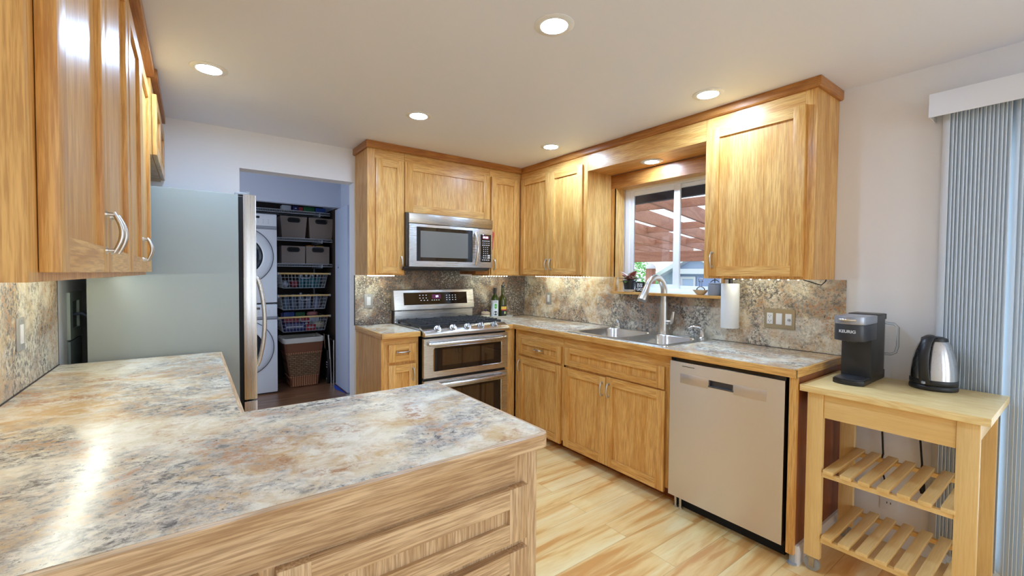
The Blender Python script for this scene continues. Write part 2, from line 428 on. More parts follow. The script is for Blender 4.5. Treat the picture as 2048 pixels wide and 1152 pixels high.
# baseboards
mb = MB(); mb.box(R-.014, R, DY1+.02, .775, 0, .09, 0, .004); struct(mb, 'baseboard_right', TRIMW)
mb = MB(); mb.prism([(0, 0), (.016, 0), (.016, .07), (.010, .088), (0, .09)], 'X', 2.262, R-.014, 0)
for v in mb.bm.verts: v.co.y = .8095-v.co.y
bmesh.ops.recalc_face_normals(mb.bm, faces=mb.bm.faces); struct(mb, 'baseboard_cabinet', TRIMW)
mb = MB(); mb.box(1.36, 1.43, 4.6, 4.85, 0, .012); struct(mb, 'trim_2', GREYPL)

# crown moulding round the cabinet tops
CF = .020
mb = MB()
def crown(mb, a, c, axis, d0, d1, mi):
    pr = [(d1, 2.29), (d0+.006, 2.29), (d0, 2.297), (d0, CE-.001), (d1, CE-.001)]
    mb.prism(pr, axis, a, c, mi)
crown(mb, .862, B-.32, 'Y', 2.528, 2.547, 0)              # sink side (profile x,z extruded along y)
crown(mb, 1.064, 2.528, 'X', 3.262-.02, 3.281-.019, 1)    # stove side
crown(mb, 2.528, R, 'X', .843, .862, 1)
crown(mb, 3.2621, B, 'Y', 1.064, 1.083, 0)
struct(mb, 'trim_3', [CR['y'], CR['x']], 'dark oak crown moulding above the corner cabinets')
mb = MB(); mb.box(-.182, -.138, .868, 2.764, 2.295, CE-.001); mb.box(-.153, -.128, 2.766, B-.002, 2.295, CE-.001); struct(mb, 'trim_4', [CR['y']])

# =================================================================== WINDOW
w = MB()
fy0, fy1 = WY0+.012, WY1-.012
for (y0, y1, z0, z1) in ((fy0, fy1, WZ0, WZ0+.03), (fy0, fy1, WZ1-.03, WZ1), (fy0, fy0+.045, WZ0+.03, WZ1-.03), (fy1-.045, fy1, WZ0+.03, WZ1-.03)):
    w.box(R+.085, R+T-.002, y0, y1, z0, z1, 0, .004)
win = struct(w, 'window_1', VINYL, 'white vinyl sliding window over the sink')
ymid = 1.885
for nm, y0, y1, x in (('sash', ymid-.028, fy1-.03, R+.092), ('sash', fy0+.03, ymid+.028, R+.11)):
    s = MB(); k = .052 if nm and x < R+.1 else .04
    s.box(x, x+.018, y0+k, y1-k, WZ0+.025, WZ0+.025+k*.7, 0, .003); s.box(x, x+.018, y0+k, y1-k, WZ1-.03-k*.7, WZ1-.03, 0, .003)
    s.box(x, x+.018, y0, y0+k, WZ0+.025, WZ1-.03, 0, .003); s.box(x, x+.018, y1-k, y1, WZ0+.025, WZ1-.03, 0, .003)
    so = s.done('sash', VINYL, win)
    g = MB(); g.box(x+.007, x+.011, y0+k-.004, y1-k+.004, WZ0+.05, WZ1-.055); g.done('pane', PANE, so)
# oak casing, jamb liners and header boards
mb = MB(); mb.box(R-.02, R-.001, WY1, 2.41, U+.003, 2.052, 0); mb.box(R-.02, R+.085, WY1-.003, WY1+.012, WZ0, WZ1, 0)
mb.box(R-.02, R+.085, WY0-.012, WY0+.003, WZ0, WZ1, 0)
mb.box(R-.02, R+.085, WY0, WY1-.003, WZ1-.004, WZ1+.012, 1)
struct(mb, 'trim_5', [OZ, OY], 'oak window jamb and casing')
mb = MB(); mb.box(R-.022, R-.001, 1.44, 2.42, 2.052, 2.16); struct(mb, 'trim_6', [CR['y']], 'oak header board above the window')
s = MB(); s.box(R-.095, R+.085, 1.425, 2.345, 1.193, 1.212, 0, .002)
solo(s, 'window_sill', 'honey oak window shelf above the sink faucet', 'shelf', [OY], (R-.095, 1.88, 1.193))

# patio door
d = MB()
for (y0, y1, z0, z1) in ((DY1-.05, DY1, .04, DZ1-.05), (DY0, DY0+.05, .04, DZ1-.05), (DY0, DY1, DZ1-.05, DZ1), (DY0, DY1, 0, .04)): d.box(R+.02, R+.12, y0, y1, z0, z1, 0, .003)
door = struct(d, 'door_1', VINYL, 'white framed sliding patio door behind the blinds')
for y0, y1, x in ((-.55, DY1-.05, R+.08), (DY0+.05, -.5, R+.04)):
    s = MB()
    s.box(x, x+.03, y0, y0+.06, .04, DZ1-.05, 0, .003); s.box(x, x+.03, y1-.06, y1, .04, DZ1-.05, 0, .003); s.box(x, x+.03, y0+.06, y1-.06, .04, .12, 0, .003); s.box(x, x+.03, y0+.06, y1-.06, DZ1-.12, DZ1-.05, 0, .003)
    so = s.done('sash', VINYL, door); g = MB(); g.box(x+.012, x+.017, y0+.058, y1-.058, .118, DZ1-.118); g.done('pane', PANE, so)

# =================================================================== UPPER CABINETS
FX = 2.547; DX = 2.529; UB, UT = 1.327, 2.30
# right single-door cabinet
t = thing('wall_cabinet', 'single door oak wall cabinet at the open end, right of the window', 'cabinet', (R, 1.15, UB))
m_ = MB(); m_.box(FX, R-.001, .862, 1.44, UB, UT, 0); m_.box(FX-.0006, FX+.01, .915, 1.40, 2.222, 2.29, 1); m_.done('body', [OZ, OY], t)
dr = shaker('door', t, '-X', DX-.001, .905, 1.407, 1.341, 2.218); pull(dr, '-X', DX-.001, 1.379, 1.438)
# left double-door cabinet
t = thing('wall_cabinet', 'two door oak wall cabinet between the corner and the window', 'cabinet', (R, 2.85, UB))
m_ = MB(); m_.box(FX, R-.001, 2.415, 3.279, UB, UT, 0); m_.box(FX-.0006, FX+.01, 2.47, 3.26, 2.226, 2.29, 1); m_.done('body', [OZ, OY], t)
dr = shaker('door', t, '-X', DX-.001, 2.460, 2.843, 1.341, 2.222); pull(dr, '-X', DX-.001, 2.818, 1.43)
dr = shaker('door', t, '-X', DX-.001, 2.847, 3.252, 1.341, 2.228); pull(dr, '-X', DX-.001, 2.872, 1.43)
# valance and soffit above the sink
t = thing('valance', 'oak valance board and soffit bridging the cabinets above the window', 'valance', (FX, 1.93, 2.16))
m_ = MB(); m_.box(FX, FX+.018, 1.4415, 2.4135, 2.162, UT, 0); m_.done('board', [OY], t)
m_ = MB(); m_.box(FX+.018, R-.0235, 1.4415, 2.4135, 2.164, 2.182, 0); m_.done('soffit', [OY], t)
# stove wall
FY = 3.281; DYF = 3.262
t = thing('wall_cabinet', 'narrow oak wall cabinet left of the microwave by the doorway', 'cabinet', (1.23, B, UB))
m_ = MB(); m_.box(1.083, 1.377, FY, B-.001, UB, UT, 0); m_.box(1.14, 1.377, FY-.0006, FY+.01, 2.226, 2.29, 1); m_.done('body', [OZ, OX], t)
dr = shaker('door', t, '-Y', DYF, 1.142, 1.369, 1.339, 2.222); pull(dr, '-Y', DYF, 1.343, 1.428)
t = thing('wall_cabinet', 'wide oak wall cabinet with lift door above the microwave', 'cabinet', (1.78, B, 1.83))
m_ = MB(); m_.box(1.379, 2.192, FY, B-.001, 1.828, UT, 0); m_.box(1.379, 2.192, FY-.0006, FY+.01, 2.232, 2.29, 1); m_.done('body', [OZ, OX], t)
shaker('door', t, '-Y', DYF, 1.377, 2.188, 1.83, 2.226, .07, wr=.062)
t = thing('wall_cabinet', 'narrow oak wall cabinet right of the microwave in the corner', 'cabinet', (2.37, B, UB))
m_ = MB(); m_.box(2.194, FX-.001, FY, B-.001, UB, UT, 0); m_.box(2.194, FX-.02, FY-.0006, FY+.01, 2.226, 2.29, 1); m_.done('body', [OZ, OX], t)
m_ = MB(); m_.box(2.06, 2.194, FY+.02, B-.001, UB+.012, 1.393, 0); m_.done('filler', [CR['x']], t)
dr = shaker('door', t, '-Y', DYF, 2.204, 2.515, 1.337, 2.222); pull(dr, '-Y', DYF, 2.232, 1.428)
# left wall
LF = -.182; LD = -.160
t = thing('wall_cabinet', 'oak wall cabinet nearest the camera with a bare end panel', 'cabinet', (L, 1.35, UB))
m_ = MB(); m_.box(L+.001, LF, .868, 1.846, UB, UT, 0); m_.done('body', [OZ], t)
dr = shaker('door', t, '+X', LD+.003, .914, 1.371, 1.341, 2.225, t=.024); pull(dr, '+X', LD+.003, 1.332, 1.432, .082)
dr = shaker('door', t, '+X', LD+.003, 1.374, 1.838, 1.341, 2.225, t=.021); pull(dr, '+X', LD+.003, 1.404, 1.432, .082)
t = thing('wall_cabinet', 'second oak wall cabinet on the left wall, next to the refrigerator', 'cabinet', (L, 2.3, UB))
m_ = MB(); m_.box(L+.001, LF, 1.848, 2.764, UB, UT, 0); m_.done('body', [OZ], t)
dr = shaker('door', t, '+X', LD+.003, 1.866, 2.283, 1.341, 2.225, t=.021); pull(dr, '+X', LD+.003, 2.252, 1.432, .082)
dr = shaker('door', t, '+X', LD+.003, 2.287, 2.733, 1.341, 2.225, t=.021); pull(dr, '+X', LD+.003, 2.315, 1.432, .082)
t = thing('wall_cabinet', 'short oak cabinet high above the grey refrigerator', 'cabinet', (L, 3.2, 1.93))
m_ = MB(); m_.box(L+.001, -.154, 2.766, B-.002, 1.92, UT-.006, 0); m_.done('body', [OZ], t)
shaker('door', t, '+X', -.133, 2.79, 3.165, 1.925, 2.225); shaker('door', t, '+X', -.133, 3.17, 3.56, 1.925, 2.225)

# =================================================================== BASE CABINETS
BX, BD = 2.266, 2.247
LOC = .876
t = thing('base_cabinet', 'oak base cabinet with one drawer and one door beside the corner', 'cabinet', (R, 2.65, 0))
m_ = MB(); m_.box(BX, R-.001, 2.366, 2.965, .085, LOC, 0); m_.box(BX-.0006, BX+.01, 2.375, 2.92, .802, LOC, 1); m_.box(2.335, R-.05, 2.366, 2.965, 0, .085, 2); m_.done('body', [OZ, OY, RED], t)
dw_ = shaker('drawer', t, '-X', BD, 2.386, 2.909, .670, .798, .05, wr=.04); pull(dw_, '-X', BD, 2.64, .735, .085, True)
dr = shaker('door', t, '-X', BD, 2.386, 2.909, .058, .652); pull(dr, '-X', BD, 2.882, .572)
t = thing('base_cabinet', 'oak sink base cabinet with two doors and a false front', 'cabinet', (R, 1.92, 0))
m_ = MB(); m_.box(BX, BX+.06, 1.458, 2.364, .085, LOC, 0); m_.box(BX, R-.001, 1.458, 2.364, .085, .69, 0); m_.box(BX, R-.001, 2.345, 2.364, .085, LOC, 0); m_.box(BX, R-.001, 1.458, 1.476, .085, LOC, 0)
m_.box(BX-.0006, BX+.01, 1.47, 2.36, .805, LOC, 1); m_.box(2.335, R-.05, 1.458, 2.364, 0, .085, 2); m_.done('body', [OZ, OY, RED], t)
shaker('false_front', t, '-X', BD, 1.502, 2.344, .670, .803, .055, wr=.04)
dr = shaker('door', t, '-X', BD, 1.947, 2.349, .060, .652); pull(dr, '-X', BD, 1.973, .572)
dr = shaker('door', t, '-X', BD, 1.497, 1.943, .060, .660); pull(dr, '-X', BD, 1.917, .572)
t = thing('end_panel', 'red brown oak end panel beside the dishwasher', 'panel', (2.5, .81, 0))
m_ = MB(); m_.box(2.262, R-.002, .810, .842, .05, LOC, 1); m_.box(2.243, 2.262, .810, .842, .05, LOC, 0); m_.done('panel', [OZ, RED], t)
f_ = MB(); f_.cyl((2.262, .82, 0), (2.262, .82, .05), .012, None, 0, 12); f_.cyl((2.262, .82, 0), (2.262, .82, .008), .02, None, 0, 12); f_.done('levelling_foot', GREYPL, t)
t = thing('filler_panel', 'narrow oak filler strip between the range and the corner cabinet', 'panel', (2.21, 2.985, 0))
m_ = MB(); m_.box(2.158, 2.265, 2.985, 3.02, .085, LOC, 0); m_.box(2.17, 2.265, 3.03, 3.05, 0, .085, 1); m_.done('strip', [OZ, RED], t)
t = thing('base_cabinet', 'small oak base cabinet left of the range, end panel to the doorway', 'cabinet', (1.23, B, 0))
m_ = MB(); m_.box(1.088, 1.372, 3.0, B-.001, .085, LOC, 0); m_.box(1.1, 1.37, 2.9994, 3.01, .835, LOC, 1); m_.box(1.088, 1.372, 3.07, B-.001, 0, .085, 0); m_.done('body', [OZ, OX], t)
dw_ = shaker('drawer', t, '-Y', 2.981, 1.137, 1.346, .700, .828, .055, wr=.045); pull(dw_, '-Y', 2.981, 1.243, .772, .085, True)
dr = shaker('door', t, '-Y', 2.981, 1.137, 1.346, .10, .678, .055); pull(dr, '-Y', 2.981, 1.322, .60)
# peninsula and left run
t = thing('peninsula_cabinet', 'oak peninsula cabinet with framed drawer style fronts facing the camera', 'cabinet', (.3, .9, 0))
m_ = MB(); m_.box(L+.004, .765, .902, 1.50, .09, LOC, 0); m_.box(L+.004, .7, .95, 1.44, 0, .09, 0)
m_.box(L+.004, .688, .9005, .905, .79, LOC-.002, 1); m_.done('body', [OAK_SHADE['z'], OAK_SHADE['x']], t)
for x0, x1 in ((.122, .718), (-.49, .095)):
    for z0, z1 in ((.645, .788), (.475, .621), (.305, .451), (.12, .281)):
        shaker('drawer_front', t, '-Y', .880, x0, x1, z0, z1, .06, t=.0215, rec=.011, wr=.052, mats=[OAK_SHADE['z'], OAK_SHADE['x']])
t = thing('base_cabinet', 'oak base cabinet run hidden under the left counter beside the refrigerator', 'cabinet', (-.2, 2.15, 0))
m_ = MB(); m_.box(L+.004, .098, 1.502, 2.78, .09, LOC, 0); m_.box(L+.004, .03, 1.502, 2.78, 0, .09, 0); m_.done('body', [OZ], t)
for y0, y1 in ((1.6, 2.17), (2.18, 2.76)): shaker('door', t, '+X', .118, y0, y1, .11, .86)

# =================================================================== COUNTERTOPS
EB = .008
t = thing('countertop', 'granite look counter around the sink with honey oak edge', 'countertop', (R, 2.2, LOC))
m_ = MB(); SX0, SX1, SY0, SY1 = 2.31, 2.80, 1.55, 2.33
z0, z1 = LOC+.004, C
m_.box(2.245, SX0, .823, 3.58, z0, z1); m_.box(SX1, R-.001, .823, 3.58, z0, z1); m_.box(SX0, SX1, .823, SY0, z0, z1); m_.box(SX0, SX1, SY1, 3.58, z0, z1); m_.box(2.158, 2.245, 2.978, 3.58, z0, z1)
m_.done('top', GR_SINK, t)
m_ = MB(); m_.box(2.233, 2.245, .811, 2.978, LOC, C-.0008, 0, .0015); m_.box(2.158, 2.245, 2.966, 2.978, LOC, C-.0008, 1, .0015); m_.box(2.233, R-.001, .811, .823, LOC, C-.0008, 1, .0015); m_.done('edge', [OY, OX], t)
t = thing('countertop', 'short granite look counter left of the range', 'countertop', (1.23, B, LOC))
m_ = MB(); m_.box(1.091, 1.376, 2.978, 3.58, z0, z1); m_.done('top', GR_SINK, t)
m_ = MB(); m_.box(1.079, 1.376, 2.966, 2.978, LOC, C-.0008, 1, .0015); m_.box(1.079, 1.091, 2.966, 3.58, LOC, C-.0008, 0, .0015); m_.done('edge', [OY, OX], t)
t = thing('countertop', 'large L shaped granite look peninsula counter in front of the camera', 'countertop', (.1, 1.5, LOC))
pen = [(L+.002, .886)]+[(.779-.028+.028*math.sin(a), .886+.028-.028*math.cos(a)) for a in (0, .4, .8, 1.2, pi/2)]+[(.779, 1.535), (.1165, 1.535), (.1165, 2.778), (L+.002, 2.778)]
m_ = MB(); m_.prism(pen, 'Z', z0, z1, 0); m_.done('top', GR_TOP, t)
outer = [(L+.002, .874)]+[(.791-.03+.03*math.sin(a), .874+.03-.03*math.cos(a)) for a in (0, .4, .8, 1.2, pi/2)]+[(.791, 1.547), (.1285, 1.547), (.1285, 2.79), (L+.002, 2.79)]
m_ = MB(); n_ = len(pen)
b = m_.bm
zz = (LOC, C-.0006)
rows = []
for poly, lv in ((pen, zz[1]), (outer, zz[1]-.002), (outer, zz[0]), (pen, zz[0])): rows.append([b.verts.new((x, y, lv)) for x, y in poly])
for i in range(n_-1):
    alongx = abs(outer[i+1][1]-outer[i][1]) < abs(outer[i+1][0]-outer[i][0])
    for k in range(3):
        f = b.faces.new((rows[k][i], rows[k+1][i], rows[k+1][i+1], rows[k][i+1])); f.material_index = 1 if alongx else 0
bmesh.ops.recalc_face_normals(b, faces=b.faces)
m_.done('edge', [OAK_SHADE['y'], OAK_SHADE['x']], t)
# backsplashes
bt = .006
m_ = MB(); m_.box(R-bt, R-.0005, .808, 1.425, C+.001, U); m_.box(R-bt, R-.0005, 1.425, 2.345, C+.001, 1.192); m_.box(R-bt, R-.0005, 2.41, B-.007, C+.001, U); m_.box(R-bt, R-.0005, 2.345, 2.41, C+.001, U)
solo(m_, 'backsplash', 'mottled granite look backsplash along the sink wall', 'backsplash', GR_BACK, (R, 2.2, C))
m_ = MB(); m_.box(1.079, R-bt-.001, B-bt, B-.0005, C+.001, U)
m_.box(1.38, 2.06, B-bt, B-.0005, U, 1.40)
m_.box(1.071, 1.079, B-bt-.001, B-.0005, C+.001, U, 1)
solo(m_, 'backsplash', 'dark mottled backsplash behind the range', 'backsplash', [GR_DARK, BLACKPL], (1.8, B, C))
m_ = MB(); m_.box(L+.0005, L+bt, .9, 2.79, C+.001, U); m_.box(L+.0005, L+bt+.001, 2.79, 2.796, C+.001, U, 1)
solo(m_, 'backsplash', 'tan mottled backsplash on the left wall beside the refrigerator', 'backsplash', [GR_LEFT, BLACKPL], (L, 1.8, C))
for (x0, x1, y0, y1) in ((R-bt-.003, R-bt, .815, B-bt), ): 
    m_ = MB(); m_.box(x0, x1, y0, y1, C, C+.003); m_.box(1.08, R-bt-.004, B-bt-.003, B-bt, C, C+.003); m_.box(L+bt, L+bt+.004, .9, 2.79, C, C+.003); struct(m_, 'trim_7', plain('dark caulk', (.03, .028, .03), .6))

# =================================================================== MICROWAVE
t = thing('microwave', 'stainless steel microwave mounted above the range', 'microwave', (1.784, 3.4, 1.38))
mx0, mx1, my, mz0, mz1 = 1.396, 2.172, 3.197, 1.398, 1.823
m_ = MB(); m_.box(1.372, mx1, 3.225, B-bt-.001, 1.40, 1.826, 0, .004); m_.done('body', plain('dark brown microwave side', (.05, .035, .025), .4), t)
m_ = MB(); m_.prism([(3.255, mz0-.03), (3.21, mz0-.012), (3.205, mz0), (3.5, mz0), (3.5, mz0-.03)], 'X', 1.352, 2.15, 0); m_.done('base', SATIN, t)
m_ = MB(); m_.prism([(my+.004, 1.742), (my, 1.748), (my, mz1-.006), (my+.008, mz1), (my+.03, mz1), (my+.03, 1.742)], 'X', mx0-.012, mx1, 0, .002); m_.done('vent_panel', ST_X, t)
m_ = MB(); xr = 2.027
hx0, hx1, hz0, hz1 = 1.446, 1.966, 1.443, 1.715
for a, b_, c, d_ in ((mx0-.012, hx0, mz0, 1.736), (hx1, xr, mz0, 1.736), (hx0, hx1, mz0, hz0), (hx0, hx1, hz1, 1.736)): m_.box(a, b_, my, my+.03, c, d_)
dr = m_.done('door', ST_X, t)
m_ = MB(); m_.box(hx0, hx1, my+.003, my+.028, hz0, hz1); w_ = m_.done('window_frame', BLACKGL, dr)
m_ = MB(); m_.box(hx0+.035, hx1-.045, my+.0015, my+.004, hz0+.03, hz1-.03); m_.done('window', plain('grey microwave mesh window', (.16, .165, .155), .16, 0, Coat_Weight=.6), dr)
m_ = MB(); m_.box(1.655, 1.742, my-.0015, my, 1.722-.006, 1.735); m_.done('badge', NICKEL, dr)
m_ = MB(); pts = []
for k in range(17):
    s = k/16; pts.append((1.992+.004*math.sin(s*pi), my-.008-.032*math.sin(s*pi), 1.425+.275*s))
m_.tube(pts, .0125, 0, 12); m_.done('handle', CHROME, dr)
m_ = MB(); m_.box(xr+.002, mx1, my, my+.03, mz0, 1.736); cp = m_.done('control_panel', ST_X, t)
m_ = MB(); m_.box(2.046, 2.156, my-.002, my, 1.448, 1.688, 0, .0015); m_.done('keypad', BLACKGL, cp)
m_ = MB(); m_.box(2.066, 2.130, my-.003, my-.002, 1.648, 1.676); m_.done('display', DISPR, cp)
FM = lambda x, y, z: Matrix.Translation((x, y, z)) @ Matrix.Rotation(pi/2, 4, 'X')
m_ = MB(); m_.text('09:30', .024, FM(2.096, my-.0035, 1.662)); m_.done('digits', DIGIT, cp)
m_ = MB()
for r in range(10):
    zc = 1.632-.0185*r
    for c in range(4 if r in (0, 1, 2, 9) else 3):
        w2 = .006 if r in (0, 2, 7, 8, 9) else .003
        xc = 2.070+.0205*c+(0 if r in (0, 1, 2, 9) else .008)
        m_.box(xc-w2, xc+w2, my-.003, my-.002, zc-.003, zc+.003)
for zc in (1.504, 1.486): m_.box(2.126, 2.142, my-.003, my-.002, zc-.006, zc+.006)
m_.done('key_marks', DIGITW, cp)
m_ = MB(); m_.tube([(2.184, 3.212, 1.72), (2.185, 3.21, 1.70), (2.184, 3.213, 1.64), (2.184, 3.213, 1.56)], [.008, .012, .006, .004], 0, 10)
solo(m_, 'hanging_utensil', 'red utensil hanging in the gap right of the microwave', 'utensil', plain('red silicone', (.55, .03, .03), .4), (2.184, 3.212, 1.56))

# =================================================================== RANGE
t = thing('range', 'stainless steel gas range with double oven', 'range', (1.768, 3.25, 0))
rx0, rx1, ry = 1.385, 2.152, 2.930
m_ = MB(); m_.box(rx0+.006, rx1-.004, 2.962, 3.50, .06, .905, 0); m_.box(rx0+.03, rx1-.03, 3.0, 3.5, 0, .06); m_.done('body', BLACKPL, t)
m_ = MB(); m_.box(rx0, rx1, 2.99, 3.50, .905, .926, 0, .004); m_.done('cooktop', ST_X, t)
m_ = MB(); pr = [(2.962, .872), (2.918, .872), (2.909, .882), (2.907, .893), (2.914, .905), (2.985, .937), (3.0, .938), (3.012, .928), (3.012, .88)]
m_.prism(pr, 'X', rx0-.002, rx1+.004, 0, .004); m_.done('control_panel', ST_X, t)
nrm = Vector((0, -.032, .071)).normalized(); nrm = Vector((0, -.42, .907)).normalized()
KNOB = plain('satin knob', (.42, .41, .40), .36, 1)
for i, x in enumerate((1.500, 1.634, 1.762, 1.890, 2.022)):
    m_ = MB(); c0 = Vector((x, 2.944, .9195)); ax = Vector((0, -.75, .66)).normalized()
    m_.cyl(c0-ax*.012, c0+ax*.012, .031, .028, 0, 24); m_.cyl(c0+ax*.012, c0+ax*.022, .021, .018, 0, 24)
    rot = Vector((math.cos(.9+.1*i), 0, 0))+ax.cross(Vector((1, 0, 0)))*math.sin(.9+.1*i)
    m_.tube([c0+ax*.028-rot*.020, c0+ax*.030, c0+ax*.028+rot*.020], [.006, .009, .006], 0, 10)
    m_.done('knob', KNOB, t)
gy0, gy1 = 3.02, 3.45
for k in range(3):
    m_ = MB(); a = rx0+.012+k*.2495; b_ = a+.243
    for y in (gy0, gy1): m_.box(a, b_, y-.007, y+.007, .938, .955, 0, .003)
    for x in (a+.007, b_-.007): m_.box(x-.007, x+.007, gy0, gy1, .938, .955, 0, .003)
    for j in range(1, 8): y = gy0+(gy1-gy0)*j/8; m_.box(a, b_, y-.005, y+.005, .945, .962, 0, .003)
    for x in (a+.08, a+.16): m_.box(x-.005, x+.005, gy0, gy1, .945, .962, 0, .003)
    for x in (a+.007, b_-.007):
        for y in (gy0, (gy0+gy1)/2, gy1): m_.box(x-.008, x+.008, y-.008, y+.008, .926, .945)
    m_.done('grate', IRON, t)
for x, y in ((1.53, 3.12), (1.53, 3.36), (1.768, 3.24), (2.0, 3.12), (2.0, 3.36)):
    m_ = MB(); m_.lathe([(.05, .926), (.05, .932), (.036, .934), (.036, .942), (0, .943)], (x, y, 0)); m_.done('burner', IRON, t)
m_ = MB(); m_.prism([(3.50, .905), (3.497, .93), (3.497, 1.02), (3.52, 1.02), (3.52, .905)], 'X', rx0, rx1, 0, .003); m_.box(rx0+.002, rx1-.002, 3.52, B-bt-.001, .3, 1.2, 1); m_.done('back_panel', [ST_X, BLACKPL], t)
m_ = MB(); m_.prism([(3.455, 1.033), (3.462, 1.026), (3.535, 1.03), (3.54, 1.203), (3.495, 1.205), (3.480, 1.198), (3.455, 1.045)], 'X', 1.366, 2.146, 0, .006); con = m_.done('console', ST_X, t)
sl = math.atan2(.025, .153)
def CP(x, s, d):   # point on the sloped console face: s up the face, d outwards
    return Vector((x, 3.455+math.sin(sl)*s-math.cos(sl)*d, 1.045+math.cos(sl)*s+math.sin(sl)*d))
def cbox(mb, x0, x1, s0, s1, d):
    v = [CP(x0, s0, 0), CP(x1, s0, 0), CP(x1, s1, 0), CP(x0, s1, 0), CP(x0, s0, d), CP(x1, s0, d), CP(x1, s1, d), CP(x0, s1, d)]
    mb.faces(v, [(0, 3, 2, 1), (4, 5, 6, 7), (0, 1, 5, 4), (1, 2, 6, 5), (2, 3, 7, 6), (3, 0, 4, 7)])
m_ = MB(); cbox(m_, 1.452, 2.07, .028, .134, .002); m_.done('display_glass', plain('dark brown display glass', (.02, .012, .008), .07), con)
m_ = MB()
for (x, s) in [(1.60+.03*i, .11) for i in range(3)]+[(1.60+.03*i, .085) for i in range(3)]+[(1.61+.03*i, .065) for i in range(3)]+[(1.715+.022*i, .065) for i in range(4)]+[(1.86+.03*i, .065+.02*j) for i in range(4) for j in range(3)]:
    cbox(m_, x-.005, x+.005, s-.0025, s+.0025, .003)
m_.done('key_marks', DIGITW, con)
m_ = MB(); cbox(m_, 1.715, 1.80, .078, .115, .0026); m_.done('display', plain('violet display', (.03, .01, .03), .1, 0, Emission_Color=(.25, .05, .2, 1), Emission_Strength=.08), con)
m_ = MB(); M = Matrix.Translation(CP(1.765, .096, .0032)) @ Matrix.Rotation(pi/2-sl, 4, 'X'); m_.text('09', .026, M); m_.done('digits', DIGIT, con)
# oven doors
def oven_door(z0, z1, wz0, wz1, hz):
    m_ = MB(); a, b_ = rx0+.0, rx1
    wx0, wx1 = 1.468, 2.084
    for q in ((a, wx0, z0, z1), (wx1, b_, z0, z1), (wx0, wx1, z0, wz0), (wx0, wx1, wz1, z1)): m_.box(q[0], q[1], ry, ry+.028, q[2], q[3], 0)
    d_ = m_.done('oven_door', ST_X, t)
    m_ = MB(); m_.box(wx0, wx1, ry+.004, ry+.026, wz0, wz1); m_.done('window_border', plain('black oven border', (.012, .008, .007), .08), d_)
    m_ = MB(); m_.box(1.538, 2.013, ry+.0025, ry+.0045, wz0+.038, wz1-.018); m_.done('window', OVENGL, d_)
    fr = rrect(wx0-.004, wx1+.004, wz0-.004, wz1+.004, .014)
    m_ = MB(); m_.tube([(x, ry, z) for x, z in fr], .0045, 0, 8, True); m_.done('window_trim', CHROME, d_)
    m_ = MB(); pts = [(a+.035+(b_-a-.07)*k/20, ry-.012-.034*math.sin(pi*k/20)**.6, hz) for k in range(21)]
    m_.tube(pts, .0155, 0, 14); m_.box(a+.03, a+.055, ry-.02, ry, hz-.012, hz+.012, 0, .003); m_.box(b_-.055, b_-.03, ry-.02, ry, hz-.012, hz+.012, 0, .003)
    m_.done('handle', ST_X, d_)
oven_door(.562, .856, .606, .784, .818)
oven_door(.10, .540, .17, .468, .505)
m_ = MB(); m_.box(rx0+.01, rx1-.01, 2.965, 3.0, .02, .095); m_.done('kick_plate', BLACKPL, t)

# =================================================================== DISHWASHER
t = thing('dishwasher', 'stainless steel dishwasher with a recessed pocket handle', 'dishwasher', (2.5, 1.15, 0))
dy0, dy1 = .856, 1.453
m_ = MB(); m_.box(2.265, R-.01, .86, 1.448, .08, .868, 0); m_.done('body', BLACKPL, t)
m_ = MB(); px0, px1, pz0, pz1 = 1.095, 1.222, .752, .786
for q in ((dy0, px0, .078, .855), (px1, dy1, .078, .855), (px0, px1, .078, pz0), (px0, px1, pz1, .855)): m_.box(2.233, 2.263, *q)
dr = m_.done('door', ST_Y, t)
m_ = MB(); m_.box(2.250, 2.262, px0, px1, pz0, pz1); m_.box(2.231, 2.25, px0-.003, px1+.003, pz0-.004, pz0+.004, 0, .001); m_.box(2.2325, 2.25, px0-.001, px0+.005, pz0, pz1); m_.box(2.2325, 2.25, px1-.005, px1+.001, pz0, pz1); m_.done('pocket_handle', plain('pocket grey', (.12, .12, .13), .4, .6), dr)
PB = steel('polished band', 'y', (.68, .62, .55), .36)
for a, b_ in ((.935, px0-.004), (px1+.004, 1.389)): m_ = MB(); m_.box(2.2318, 2.234, a, b_, .738, .792, 0, .0008); m_.done('handle_band', PB, dr)
m_ = MB(); m_.box(2.2320, 2.234, 1.305, 1.378, .832, .835); m_.done('badge', BLACKPL, dr)
m_ = MB(); m_.box(2.245, 2.30, dy0, dy1, .857, .874); m_.done('control_strip', BLACKGL, t)
m_ = MB(); m_.box(2.30, 2.34, dy0+.01, dy1-.01, .0, .078)
m_.done('kick_plate', DARK, t)
for y in (1.43, 1.40): 
    m_ = MB(); m_.cyl((2.275, y, 0), (2.275, y, .08), .008, None, 0, 12); m_.cyl((2.275, y, 0), (2.275, y, .008), .014, None, 0, 12); m_.done('levelling_foot', NICKEL, t)

